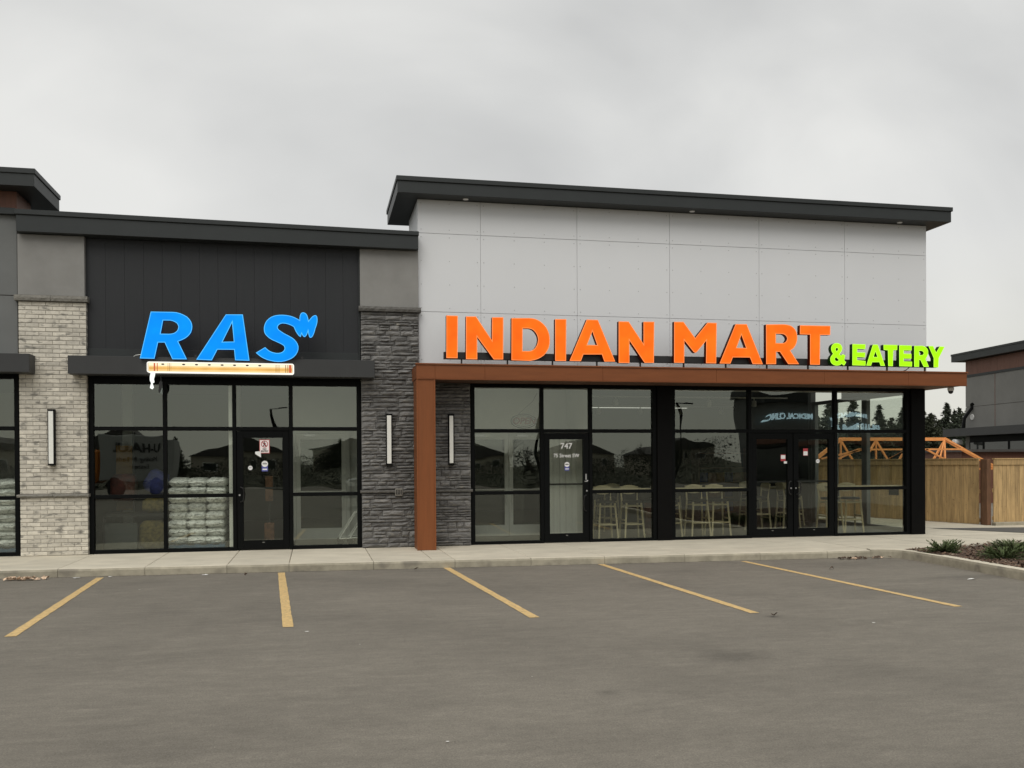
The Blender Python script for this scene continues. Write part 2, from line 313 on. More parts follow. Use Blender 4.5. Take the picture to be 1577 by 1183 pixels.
def prism(bm, poly, y0, y1, axis='Y'):
    """poly of (a, b) extruded along an axis; Y: a=x b=z, X: a=y b=z, Z: a=x b=y"""
    def P(a, b, t): return {'Y': (a, t, b), 'X': (t, a, b), 'Z': (a, b, t)}[axis]
    A = [bm.verts.new(P(a, b, y0)) for a, b in poly]; B = [bm.verts.new(P(a, b, y1)) for a, b in poly]
    bm.faces.new(A); bm.faces.new(list(reversed(B)))
    for i in range(len(A)):
        j = (i + 1) % len(A); bm.faces.new((A[j], A[i], B[i], B[j]))
    bmesh.ops.recalc_face_normals(bm, faces=bm.faces[:])
def empty(name, loc, label=None, cat=None, group=None, kind=None, rz=0):
    o = bpy.data.objects.new(name, None); COL.objects.link(o); o.location = loc; o.rotation_euler = (0, 0, rz)
    ORG[o.name] = Vector(loc) if rz == 0 else Vector((0, 0, 0))
    tag(o, label, cat, group, kind); return o
def tag(o, label=None, cat=None, group=None, kind=None):
    if label: o['label'] = label
    if cat: o['category'] = cat
    if group: o['group'] = group
    if kind: o['kind'] = kind
    return o
def obj(name, bm, m, parent=None, smooth=False, origin=None, label=None, cat=None, group=None, kind=None):
    """link a bmesh built in world coordinates; origin moves the object's own origin there"""
    base = ORG.get(parent.name, Vector((0, 0, 0))) if parent else Vector((0, 0, 0))
    if origin is None: origin = base if parent else Vector((0, 0, 0))
    origin = Vector(origin)
    bmesh.ops.translate(bm, verts=bm.verts, vec=-origin)
    me = bpy.data.meshes.new(name); bm.to_mesh(me); bm.free()
    if smooth: me.polygons.foreach_set('use_smooth', [True] * len(me.polygons))
    if isinstance(m, (list, tuple)):
        for k in m: me.materials.append(k)
    elif m: me.materials.append(m)
    o = bpy.data.objects.new(name, me); COL.objects.link(o)
    o.location = origin - base if parent else origin
    if parent: o.parent = parent
    ORG[o.name] = origin
    tag(o, label, cat, group, kind)
    return o
def bx(name, parent, m, x0, x1, y0, y1, z0, z1, bev=0.0, **k):
    bm = bmesh.new(); box(bm, x0, x1, y0, y1, z0, z1, bev)
    return obj(name, bm, m, parent, **k)
def inst(name, me, parent, loc, rot=(0, 0, 0), scale=(1, 1, 1)):
    base = ORG.get(parent.name, Vector((0, 0, 0)))
    o = bpy.data.objects.new(name, me); COL.objects.link(o); o.parent = parent
    o.location = Vector(loc) - base; o.rotation_euler = rot; o.scale = scale
    return o
def copy_tree(o, parent=None):
    c = o.copy(); COL.objects.link(c); c.parent = parent
    if parent is None: ORG[c.name] = ORG.get(o.name, Vector())
    for ch in list(o.children): copy_tree(ch, c)
    return c
def curve_mesh(loops, extrude, offset=0.0):
    cu = bpy.data.curves.new('outline', 'CURVE'); cu.dimensions = '2D'; cu.fill_mode = 'BOTH'; cu.extrude = extrude; cu.offset = offset
    for lp in loops:
        sp = cu.splines.new('POLY'); sp.points.add(len(lp) - 1); sp.use_cyclic_u = True
        for p, (a, b) in zip(sp.points, lp): p.co = (a, b, 0, 1)
    o = bpy.data.objects.new('outline', cu); COL.objects.link(o)
    me = bpy.data.meshes.new_from_object(o.evaluated_get(bpy.context.evaluated_depsgraph_get()))
    bpy.data.objects.remove(o); bpy.data.curves.remove(cu)
    return me
def plate(name, parent, loops, y, depth, m, offset=0.0, **k):
    """flat cut-out in the XZ plane, front at y, going back by depth"""
    me = curve_mesh(loops, depth / 2, offset)
    me.transform(Matrix(((1, 0, 0, 0), (0, 0, -1, y + depth / 2), (0, 1, 0, 0), (0, 0, 0, 1))))
    bm = bmesh.new(); bm.from_mesh(me); bpy.data.meshes.remove(me)
    return obj(name, bm, m, parent, **k)
def text(name, parent, s, x, y, z, size, m, face=1, bold=0.0, ext=0.001, align='CENTER', squeeze=1.0, shear=0.0, **k):
    """lettering in the XZ plane; face=1 reads from -Y, face=-1 reads from +Y"""
    cu = bpy.data.curves.new('lettering', 'FONT'); cu.body = s; cu.size = size; cu.extrude = ext; cu.offset = bold; cu.align_x = align; cu.align_y = 'CENTER'; cu.shear = shear; cu.resolution_u = 3
    o = bpy.data.objects.new('lettering', cu); COL.objects.link(o)
    me = bpy.data.meshes.new_from_object(o.evaluated_get(bpy.context.evaluated_depsgraph_get()))
    bpy.data.objects.remove(o); bpy.data.curves.remove(cu)
    me.transform(Matrix(((face * squeeze, 0, 0, x), (0, 0, -face, y), (0, 1, 0, z), (0, 0, 0, 1))))
    bm = bmesh.new(); bm.from_mesh(me); bpy.data.meshes.remove(me)
    return obj(name, bm, m, parent, **k)
def disc(loop_c, r, n=24, rz=None):
    return [(loop_c[0] + r * math.cos(2 * math.pi * i / n), loop_c[1] + (rz or r) * math.sin(2 * math.pi * i / n)) for i in range(n)]

# ---------------------------------------------------------------- the ground
def yc(x): return -2.33 - 0.042 * (x + 3.7)                      # face of the kerb
bm = bmesh.new()
xs = [-700, -60, -20, -8, -4, 0, 4, 9.2, 9.6, 30, 60, 700]
v = [bm.verts.new((x, y, z)) for x, y, z in ((-700, -500, 0), (700, -500, 0), (700, 700, 0), (-700, 700, 0))]
bm.faces.new(v)
obj('parking_lot', bm, M_asph, kind='structure')
for k, ((ax, ay), (bx_, by)) in enumerate([((-3.06, -2.52), (-2.86, -7.3)), ((-.5, -2.56), (-.27, -7.41)), ((2.01, -2.56), (2.26, -7.45)), ((4.48, -2.70), (4.63, -7.74)), ((6.86, -2.88), (7.02, -7.88))]):
    bm = bmesh.new(); n = 30; L = []
    for i in range(n + 1):
        t = i / n; x = ax + (bx_ - ax) * t; y = ay + (by - ay) * t; w = .052 + rnd.uniform(-.004, .004)
        L.append((bm.verts.new((x - w, y, .004)), bm.verts.new((x + w, y, .004))))
    for a, b in zip(L, L[1:]): bm.faces.new((a[0], b[0], b[1], a[1]))
    obj('parking_line', bm, M_line, kind='structure')
# mirrored world: the far side of the lot is only seen in the glass
bm = bmesh.new(); bm.faces.new([bm.verts.new(p) for p in ((-300, -420, .02), (300, -420, .02), (300, -45, .02), (-300, -45, .02))])
obj('lawn', bm, M_grass, kind='structure')
bm = bmesh.new(); bm.faces.new([bm.verts.new(p) for p in ((-300, 26, .01), (300, 26, .01), (300, 600, .01), (-300, 600, .01))])
obj('lawn', bm, M_grass, kind='structure')

# sidewalk: bedding sheet and individual slabs, kerb in segments
sw = empty('sidewalk', (0, 0, 0), kind='structure')
bm = bmesh.new()
poly = [(-14, yc(-14) + .02), (9.25, yc(9.25) + .02), (9.25, .2), (-14, .2)]
prism(bm, poly, 0.0, 0.105, 'Z'); obj('bedding', bm, M_joint, sw)
joints = [-9.8, -8.6, -7.4, -6.2, -4.95, -3.68, -2.47, -1.30, -.39, .88, 1.80, 2.14, 3.35, 4.55, 5.9, 7.2, 8.4, 9.25]
for a, b in zip(joints, joints[1:]):
    bm = bmesh.new(); g = .0045
    prism(bm, [(a + g, yc(a) + .159), (b - g, yc(b) + .159), (b - g, .12), (a + g, .12)], .02, .125, 'Z')
    bmesh.ops.bevel(bm, geom=[e for e in bm.edges if all(v.co.z > .12 for v in e.verts)], offset=.006, segments=1, affect='EDGES')
    obj('slab', bm, M_conc, sw)
kj = [-9.8, -7.4, -4.95, -3.68, -2.47, -1.30, -.39, .88, 2.14, 3.35, 4.55, 5.9, 7.2, 8.4, 9.18]
for a, b in zip(kj, kj[1:]):
    bm = bmesh.new(); n = 8; g = .003
    prof = [(0.0, -.04), (-.004, .09), (.012, .119), (.03, .1255), (.157, .1255), (.157, -.04)]
    rings = []
    for i in range(n + 1):
        x = a + g + (b - a - 2 * g) * i / n
        rings.append([bm.verts.new((x, yc(x) + p + mnoise.noise(Vector((x * 3, p * 9, 1))) * .007, z + mnoise.noise(Vector((x * 2, z, 5))) * .003)) for p, z in prof])
    for r0_, r1_ in zip(rings, rings[1:]):
        for k in range(len(prof) - 1): bm.faces.new((r0_[k], r1_[k], r1_[k + 1], r0_[k + 1]))
    bm.faces.new(rings[0]); bm.faces.new(list(reversed(rings[-1])))
    bmesh.ops.recalc_face_normals(bm, faces=bm.faces[:])
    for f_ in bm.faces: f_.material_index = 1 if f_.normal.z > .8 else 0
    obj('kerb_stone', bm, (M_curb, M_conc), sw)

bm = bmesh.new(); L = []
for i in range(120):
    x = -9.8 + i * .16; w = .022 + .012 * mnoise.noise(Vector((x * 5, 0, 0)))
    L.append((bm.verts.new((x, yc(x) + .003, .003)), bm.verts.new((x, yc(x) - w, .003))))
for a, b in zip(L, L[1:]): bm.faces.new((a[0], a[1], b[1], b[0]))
obj('gutter_dirt_and_shade', bm, M_joint, kind='structure')  # dark strip at the kerb foot: dirt with the shade painted in
# sidewalk carries on past the corner and widens behind the planting bed
bm = bmesh.new()
poly = [(9.26, yc(9.25) + .16), (9.62, -3.02), (10.5, -2.60), (11.6, -2.36), (12.84, -2.14), (16, -1.75), (24, -1.0), (24, 1.72), (15.3, 1.66), (15.22, 2.05), (13.45, 9.2), (12.1, 9.2), (12.1, .12), (9.26, .12)]
prism(bm, poly, .0, .124, 'Z'); obj('sidewalk', bm, M_conc, kind='structure')
for (a, b) in (((10.9, .1), (10.9, -2.5)), ((12.3, .2), (12.6, -2.2)), ((12.3, -.55), (16.2, -1.0)), ((12.4, 1.5), (14.6, 1.5)), ((14.3, -.6), (14.0, -1.95))):
    bm = bmesh.new(); d = (Vector(b) - Vector(a)).normalized(); nn = Vector((-d.y, d.x)) * .006
    bm.faces.new([bm.verts.new((*(Vector(p) + s * nn), .128)) for p, s in ((a, 1), (a, -1), (b, -1), (b, 1))])
    obj('sidewalk_joint', bm, M_joint, kind='structure')
bm = bmesh.new()
bm.faces.new([bm.verts.new((x, y, .132)) for x, y in ((13.35, 1.28), (13.9, .35), (14.35, -.42), (24, -.7), (24, .75), (15.6, .92))])
obj('driveway', bm, M_asph2, kind='structure')

# planting bed with its own curved kerb
cl = [(9.18, -2.872), (9.36, -2.90), (9.50, -3.00), (9.58, -3.16), (9.60, -3.4), (9.55, -4.4), (9.44, -5.5), (9.38, -6.4), (9.34, -8.4), (9.3, -10.5), (9.5, -11.0), (10, -11.2), (16, -11.2)]
pk = empty('planter_kerb', (9.5, -5, 0), kind='structure')
ORG[pk.name] = Vector((9.5, -5, 0))
def path_pts(cl, step=.25):
    out = []
    for a, b in zip(cl, cl[1:]):
        L = (Vector(b) - Vector(a)).length; n = max(1, int(L / step))
        for i in range(n): out.append(Vector(a).lerp(Vector(b), i / n))
    out.append(Vector(cl[-1])); return out
pts = path_pts(cl)
def sweep(bm, pts, prof):
    rings = []
    for i, p in enumerate(pts):
        d = (pts[min(i + 1, len(pts) - 1)] - pts[max(i - 1, 0)]).normalized(); nn = Vector((-d.y, d.x))
        rings.append([bm.verts.new((p.x + nn.x * (a + .006 * mnoise.noise(Vector((p.x * 3, p.y * 3, a * 9)))), p.y + nn.y * a, z)) for a, z in prof])
    for r0_, r1_ in zip(rings, rings[1:]):
        for k in range(len(prof) - 1): bm.faces.new((r0_[k], r1_[k], r1_[k + 1], r0_[k + 1]))
    bm.faces.new(rings[0]); bm.faces.new(list(reversed(rings[-1])))
    bmesh.ops.recalc_face_normals(bm, faces=bm.faces[:])
sp_ = 0
for cut in (4, 12, 20, 28, 36, len(pts) - 1):
    if cut <= sp_: continue
    bm = bmesh.new(); sweep(bm, pts[sp_:cut + 1], [(0, -.04), (.004, .10), (.014, .135), (.03, .142), (.15, .142), (.15, -.04)])
    bm.normal_update()
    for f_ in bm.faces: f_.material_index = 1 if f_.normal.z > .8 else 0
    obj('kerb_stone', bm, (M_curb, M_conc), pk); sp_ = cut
bm = bmesh.new(); gx, gy = 60, 70; gridv = {}
def bed_z(x, y): return .128 + .05 * mnoise.noise(Vector((x * .9, y * .9, 3))) * .7 + .02 * mnoise.noise(Vector((x * 4, y * 4, 7)))
def bed_y1(x):
    P = [(9.3, -3.0), (9.62, -3.03), (10.5, -2.62), (11.6, -2.38), (12.84, -2.16), (16, -1.78), (24, -1.05)]
    for a, b in zip(P, P[1:]):
        if x <= b[0]: return a[1] + (b[1] - a[1]) * (x - a[0]) / (b[0] - a[0])
    return P[-1][1]
def bed_x0(y):
    P = [(-11.0, 9.62), (-8.4, 9.5), (-6.4, 9.53), (-5.5, 9.6), (-4.4, 9.7), (-3.4, 9.75), (-2.9, 9.70), (-1, 9.7)]
    for a, b in zip(P, P[1:]):
        if y <= b[0]: return a[1] + (b[1] - a[1]) * (y - a[0]) / (b[0] - a[0])
    return 9.7
for i in range(gx + 1):
    for j in range(gy + 1):
        t = j / gy; s = i / gx
        xr = 9.45 + (18 - 9.45) * s; y1 = bed_y1(max(xr, 9.4)) - .004; y = -11 + (y1 + 11) * t
        x = xr + (bed_x0(y) - .08 - 9.45) * (1 - s)
        z = bed_z(x, y)
        if j == gy: z = .10
        gridv[i, j] = bm.verts.new((x, min(y, y1), z))
for i in range(gx):
    for j in range(gy): bm.faces.new((gridv[i, j], gridv[i + 1, j], gridv[i + 1, j + 1], gridv[i, j + 1]))
obj('planting_bed', bm, M_mulch, smooth=True, kind='structure')
bm = bmesh.new()
for _ in range(9000):
    x = 9.6 + 8.2 * rnd.random() ** 1.5; y = -10.9 + rnd.random() ** .75 * 8.9
    if y > bed_y1(x) + .0 or x < bed_x0(y) - .03: continue
    L, W = rnd.uniform(.012, .05), rnd.uniform(.006, .017)
    m_ = Matrix.Translation((x, y, bed_z(x, y) + rnd.uniform(.0, .022))) @ Matrix.Rotation(rnd.uniform(0, 6.28), 4, 'Z') @ Matrix.Rotation(rnd.uniform(-.6, .6), 4, 'Y') @ Matrix.Rotation(rnd.uniform(-.6, .6), 4, 'X')
    q = [bm.verts.new(m_ @ Vector(p)) for p in ((-L, -W, 0), (L, -W * .6, 0), (L * .9, W, 0), (-L * .8, W * .8, 0), (0, 0, .008))]
    for a, b in ((0, 1), (1, 2), (2, 3), (3, 0)): bm.faces.new((q[a], q[b], q[4]))
obj('mulch', bm, M_chip, kind='stuff', label='brown bark mulch chips covering the planting bed', cat='mulch')

# ---------------------------------------------------------------- facade helpers
def pane(parent, x0, x1, z0, z1, y=0.0, m=None, tilt=0.0):
    bm = bmesh.new(); box(bm, x0, x1, y - .003, y + .003, z0, z1)
    o = obj('pane', bm, m or M_glass, parent, origin=((x0 + x1) / 2, y, (z0 + z1) / 2))
    o.rotation_euler = (rnd.uniform(-.0045, .0045), 0, rnd.uniform(-.0035, .0035))      # no pane sits quite true
    return o
def bar(parent, name, x0, x1, z0, z1, y0=-.055, y1=.055, m=None):
    return bx(name, parent, m or M_frame, x0, x1, y0, y1, z0, z1, .004)
def glazed(building, x0, x1, verts, zt, zb, trans, low, gaps, nolow=()):
    """frame part with its mullions and panes; gaps = bays taken by doors (index), these get only a transom pane"""
    zh = 3.12
    bm = bmesh.new()
    box(bm, x0, x0 + .075, -.06, .06, .127, zt, .004); box(bm, x1 - .075, x1, -.06, .06, .127, zt, .004)
    box(bm, x0 + .075, x1 - .075, -.06, .06, zt - .10, zt, .004)
    fr = obj('window_frame', bm, M_frame, building)
    ed = [x0 + .075] + [v_ for v_ in verts] + [x1 - .075]
    hw = .032
    for v_ in verts: bar(fr, 'mullion', v_ - hw, v_ + hw, .127, zt - .1)
    for k, (a, b) in enumerate(zip(ed, ed[1:])):
        a2 = a + (hw if k > 0 else 0); b2 = b - (hw if k < len(ed) - 2 else 0)
        bar(fr, 'mullion', a2, b2, trans - .033, trans + .033, -.052, .052)
        pane(fr, a2 + .004, b2 - .004, trans + .033, zt - .1)
        if k in gaps: continue
        bar(fr, 'mullion', a2, b2, low - .032, low + .032, -.052, .052)
        bar(fr, 'mullion', a2, b2, .127, zb, -.058, .058)
        pane(fr, a2 + .004, b2 - .004, low + .032, trans - .033)
        pane(fr, a2 + .004, b2 - .004, zb, low - .032)
    return fr
def door(building, x0, x1, z1, handle, hinge, label=None, bar_z=1.215, st=.115, pull_z=(.98, 1.24)):
    """single glazed aluminium leaf; handle side -1 left or +1 right"""
    z0 = .14; g = .006
    bm = bmesh.new()
    box(bm, x0 + g, x0 + st, -.04, .035, z0, z1 - g, .003); box(bm, x1 - st, x1 - g, -.04, .035, z0, z1 - g, .003)
    box(bm, x0 + st, x1 - st, -.039, .034, z0, z0 + .16, .003); box(bm, x0 + st, x1 - st, -.039, .034, z1 - .125, z1 - g, .003)
    d = obj('door', bm, M_frame, building, label=label)
    pane(d, x0 + st, x1 - st, z0 + .16, z1 - .125, -.002)
    bm = bmesh.new(); box(bm, x0 + .08, x1 - .08, .06, .085, bar_z - .018, bar_z + .018, .004); obj('push_bar', bm, M_blk, d)
    hx = x0 + .07 if handle < 0 else x1 - .07
    s = 1 if handle < 0 else -1
    bm = bmesh.new(); zA, zB = pull_z
    tube(bm, [(hx, -.04, zB), (hx, -.085, zB), (hx + s * .045, -.10, zB - .02), (hx + s * .06, -.10, (zA + zB) / 2), (hx + s * .045, -.10, zA + .02), (hx, -.085, zA), (hx, -.04, zA)], .011, seg=8)
    obj('handle', bm, M_blk, d, smooth=True)
    bm = bmesh.new(); cx = hx - s * .02; r = .016
    tube(bm, [(cx, -.04, 1.10), (cx, -.052, 1.10)], r, seg=14); obj('lock_cylinder', bm, M_silver, d)
    xh = x1 - .006 if hinge > 0 else x0 + .006
    for hz in (.35, 1.15, 1.98):
        bm = bmesh.new(); tube(bm, [(xh, -.046, hz - .05), (xh, -.046, hz + .05)], .009, seg=8); obj('hinge', bm, M_frame, d)
    bm = bmesh.new(); box(bm, (x0 + x1) / 2 - .02, (x0 + x1) / 2 + .02, -.0415, -.039, z0 + .12, z0 + .127); obj('maker_plate', bm, M_silver, d)
    return d

# ledgestone: twelve split-face blocks shared by all stones
def stone_mesh(i):
    r = random.Random(100 + i); bm = bmesh.new(); nx, nz = 5, 3; F_ = {}
    for a in range(nx + 1):
        for b in range(nz + 1):
            x = -.5 + a / nx; z = -.5 + b / nz
            edge = a in (0, nx) or b in (0, nz)
            F_[a, b] = bm.verts.new((x + (0 if a in (0, nx) else r.uniform(-.05, .05)), (0.012 if edge else -r.uniform(.0, .014)) + r.uniform(-.004, .004), z * (1 - .05 * r.random() * (b in (0, nz)))))
    for a in range(nx):
        for b in range(nz): bm.faces.new((F_[a, b], F_[a + 1, b], F_[a + 1, b + 1], F_[a, b + 1]))
    back = [bm.verts.new(p) for p in ((-.5, .10, -.5), (.5, .10, -.5), (.5, .10, .5), (-.5, .10, .5))]
    def side(lst, q0, q1): bm.faces.new(lst + [q1, q0])
    side([F_[a, 0] for a in range(nx, -1, -1)], back[1], back[0])
    side([F_[a, nz] for a in range(nx + 1)], back[3], back[2])
    side([F_[0, b] for b in range(nz + 1)][::-1][::-1], back[0], back[3])
    side([F_[nx, b] for b in range(nz, -1, -1)], back[2], back[1])
    bmesh.ops.recalc_face_normals(bm, faces=bm.faces[:])
    me = bpy.data.meshes.new('stone'); bm.to_mesh(me); bm.free(); me.materials.append(M_stone); return me
STONES = [stone_mesh(i) for i in range(12)]
def stonework(part, x0, x1, z0, z1, yf, seed, skip=None):
    """stacks rows of ledgestone; every stone is its own object until 300 are used"""
    r = random.Random(seed); n = 0; z = z0
    base = ORG[part.name]
    while z < z1 - .008:
        h = min(r.choice((.045, .055, .065, .075, .085, .098, .115)), z1 - z)
        if z1 - (z + h) < .025: h = z1 - z
        x = x0
        while x < x1 - .01:
            L = r.uniform(.14, .50) if h < .09 else r.uniform(.13, .40)
            if x + L > x1 - .09: L = x1 - x
            hh = h
            # tall courses are sometimes split in two thin stones
            subs = [(z, h)] if h < .085 or r.random() < .74 else [(z, h * .48), (z + h * .48, h * .52)]
            for zz, h2 in subs:
                if skip and skip(x, x + L, zz, zz + h2): continue
                if n >= 300: break
                tilt = r.uniform(-.02, .02) * min(1, .2 / L)
                o = inst('stone', r.choice(STONES), part, (x + L / 2, yf - r.uniform(0, .024), zz + h2 / 2), (0, tilt, r.choice((0, 0, math.pi)) * 0), (L - .005, 1, h2 - .005))
                n += 1
            x += L
        z += h
    return n

# ---------------------------------------------------------------- left unit (cut by the picture's edge)
U1 = empty('shop_unit', (-6.5, 0, 0), 'dark grey stucco shop unit at the left edge with a rust brown tower top', 'building')
bx('floor', U1, M_floor, -14, -4.86, .13, 9, .0, .13)
bx('stucco_panel', U1, M_stuccoD, -12, -4.815, -.12, .1, 3.2, 4.462, .004)
bx('stucco_panel', U1, M_stuccoD, -12, -4.815, -.12, .1, 4.474, 5.80, .004)
bx('wall_core', U1, M_joint, -12, -4.83, -.10, .3, 3.2, 5.79)
bx('parapet_cap', U1, M_flash, -12, -4.815, -.20, .35, 5.80, 5.905, .004)
bx('roof', U1, M_flash, -12, -4.85, .36, 9.2, 5.35, 5.45)
bx('outer_wall', U1, M_intd, -12.2, -12, -.1, 9.2, .13, 5.8)
tw = bx('tower', U1, M_wood2, -12, -4.83, -.06, .75, 5.907, 6.25)
bm = bmesh.new(); box(bm, -12, -4.455, -.44, 1.10, 6.21, 6.41, .004); rf = obj('roof_cap', bm, M_flash, U1)
bx('roof_edge', rf, M_flash, -12, -4.435, -.46, 1.12, 6.412, 6.498, .006)
bx('canopy', U1, M_canopy, -12, -4.545, -.47, -.125, 3.165, 3.47, .006)
f1 = glazed(U1, -8.4, -4.825, [-7.2, -6.05], 3.19, .19, 2.263, 1.099, ())
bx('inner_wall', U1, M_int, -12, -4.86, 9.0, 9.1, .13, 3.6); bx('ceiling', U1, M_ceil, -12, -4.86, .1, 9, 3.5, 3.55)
bx('canopy_filler', U1, M_frame, -12, -4.83, -.11, .09, 3.19, 3.21)

# ---------------------------------------------------------------- middle unit: brick, black siding, ledgestone
U2 = empty('shop_building', (-1.4, 0, 0), 'middle shop unit with cream brick pier, black vertical siding and charcoal stone pier', 'building')
def wedge(name, parent, m, x0, x1, y0, y1, zl0, zl1, zr0, zr1, bev=.004):
    bm = bmesh.new(); v = box(bm, x0, x1, y0, y1, 0, 1)
    for q in v:
        left = q.co.x < (x0 + x1) / 2
        q.co.z = (zl1 if q.co.z > .5 else zl0) if left else (zr1 if q.co.z > .5 else zr0)
    bmesh.ops.bevel(bm, geom=bm.edges[:], offset=bev, segments=1, affect='EDGES')
    return obj(name, bm, m, parent)
pf = wedge('parapet_fascia', U2, M_flash, -4.775, 1.85, -.30, .30, 5.50, 5.775, 5.475, 5.715)
wedge('parapet_cap', pf, M_flash, -4.80, 1.86, -.325, .33, 5.778, 5.862, 5.718, 5.792, .006)
bx('stucco_panel', U2, M_stuccoL, -4.80, -3.765, -.155, .1, 4.482, 5.49, .003)
bx('stucco_panel', U2, M_stuccoL, .818, 1.862, -.155, .1, 4.452, 5.475, .003)
# siding boards
x = -3.762; k = 0
while x < .815:
    w = min(.306, .815 - x)
    bm = bmesh.new(); prism(bm, [(x + .0008, .0), (x + .0006, -.0505), (x + .002, -.052), (x + w - .002, -.052), (x + w - .0006, -.0505), (x + w - .0008, .0)], 3.16, 5.485, 'Z')
    obj('siding_board', bm, M_black, U2); x += w; k += 1
bx('sheathing', U2, M_blk, -3.764, .818, .002, .1, 3.12, 5.48)
bx('siding_trim', U2, M_flash, -3.764, .818, -.075, -.054, 3.455, 3.62, .003)
bx('siding_jamb', U2, M_frame, .8185, .834, -.125, .10, 3.16, 4.37)
bx('siding_trim', U2, M_flash, .79, .817, -.10, .0, 3.46, 5.47, .003)
bm = bmesh.new(); box(bm, -3.965, 1.05, -.47, -.16, 3.15, 3.452, .006); cp = obj('canopy', bm, M_canopy, U2)
bx('canopy_back', cp, M_canopy, -3.73, .81, -.158, -.058, 3.155, 3.448, .003)
bx('canopy_drip', cp, M_frame, -3.73, .81, -.157, -.062, 3.125, 3.152)
# brick pier
BX0, BX1 = -4.797, -3.742
bp_ = bx('brick_pier', U2, M_mortar, BX0 + .006, BX1 - .006, -.146, .12, .127, 4.375)
def brick_mesh(L):
    bm = bmesh.new(); box(bm, -L / 2, L / 2, -.055, .055, -.0305, .0305, .0035)
    me = bpy.data.meshes.new('brick'); bm.to_mesh(me); bm.free(); me.materials.append(M_brick); return me
pitch_b = .2105; FULL = brick_mesh(pitch_b - .008); HALF = brick_mesh(pitch_b / 2 - .008)
rb = random.Random(3); nb = 0; extra = bmesh.new()
def courses(z0, z1, n):
    return [(z0 + (z1 - z0) * (i + .5) / n) for i in range(n)]
rows = courses(.13, 1.103, 14) + courses(1.160, 4.372, 45)
for ci, z in enumerate(rows):
    W = BX1 - BX0; off = (ci % 2) * .5
    xs_ = []
    x = BX0
    if off: xs_.append((BX0 + pitch_b / 4, HALF)); x += pitch_b / 2
    while x + pitch_b <= BX1 + .01: xs_.append((x + pitch_b / 2, FULL)); x += pitch_b
    if BX1 - x > .06: xs_.append((BX1 - pitch_b / 4, HALF))
    for xc, me in xs_:
        p = (xc, -.098 - rb.uniform(0, .003), z + rb.uniform(-.001, .001))
        if nb < 300: inst('brick', me, bp_, p, (rb.uniform(-.006, .006), rb.uniform(-.004, .004), 0), (1, 1, .97)); nb += 1
        else:
            L = (pitch_b if me is FULL else pitch_b / 2) - .008
            box(extra, p[0] - L / 2, p[0] + L / 2, p[1] - .055, p[1] + .055, z - .0295, z + .0295, .0035)
obj('brick', extra, M_brick, bp_, kind='stuff')
def ledge(name, parent, m, x0, x1, z0, z1, yf, seed):
    r = random.Random(seed); bm = bmesh.new(); n = max(4, int((x1 - x0) / .04)); rings = []
    for i in range(n + 1):
        x = x0 + (x1 - x0) * i / n
        rings.append([bm.verts.new((x, yf + r.uniform(-.006, .006), z0)), bm.verts.new((x, yf - .012 + r.uniform(-.006, .006), (z0 + z1) / 2)), bm.verts.new((x, yf + r.uniform(-.004, .006), z1)), bm.verts.new((x, .0, z1 + .004)), bm.verts.new((x, .0, z0))])
    for a, b in zip(rings, rings[1:]):
        for k in range(5): bm.faces.new((a[k], b[k], b[(k + 1) % 5], a[(k + 1) % 5]))
    bm.faces.new(rings[0]); bm.faces.new(list(reversed(rings[-1]))); bmesh.ops.recalc_face_normals(bm, faces=bm.faces[:])
    return obj(name, bm, m, parent)
for a, b in ((-4.835, -4.29), (-4.284, -3.72)): ledge('stone_ledge', bp_, M_ledge, a, b, 1.108, 1.155, -.195, int(a * 10))
for a, b in ((-4.845, -4.29), (-4.284, -3.712)): ledge('stone_ledge', bp_, M_ledge, a, b, 4.382, 4.474, -.205, int(a * 9))
# charcoal stone pier (left part belongs to this unit)
sp1 = bx('stone_pier', U2, M_stonegap, .835, 1.86, -.128, .12, .127, 4.36)
stonework(sp1, .827, 1.868, .130, 1.105, -.155, 11)
nn = stonework(sp1, .827, 1.868, 1.165, 4.36, -.155, 12, skip=lambda a, b, c, d: False)
ledge('stone_ledge', sp1, M_ledgeD, .80, 1.895, 1.112, 1.160, -.20, 5)
ledge('stone_ledge', sp1, M_ledgeD, .79, 1.90, 4.362, 4.447, -.215, 6)
f2 = glazed(U2, -3.742, .826, [-2.52, -1.37, -.404], 3.125, .19, 2.263, 1.099, (2,))
d1 = door(U2, -1.338, -.436, 2.23, -1, 1)
bx('floor', U2, M_floor, -4.86, 1.86, .13, 9, .0, .131)
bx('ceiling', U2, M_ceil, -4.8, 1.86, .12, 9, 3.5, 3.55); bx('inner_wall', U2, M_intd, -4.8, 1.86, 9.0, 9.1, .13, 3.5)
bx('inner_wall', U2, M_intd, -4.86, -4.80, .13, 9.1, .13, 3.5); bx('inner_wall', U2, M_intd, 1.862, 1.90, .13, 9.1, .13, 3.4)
bx('roof', U2, M_flash, -4.84, 1.86, .34, 9.1, 5.3, 5.42)
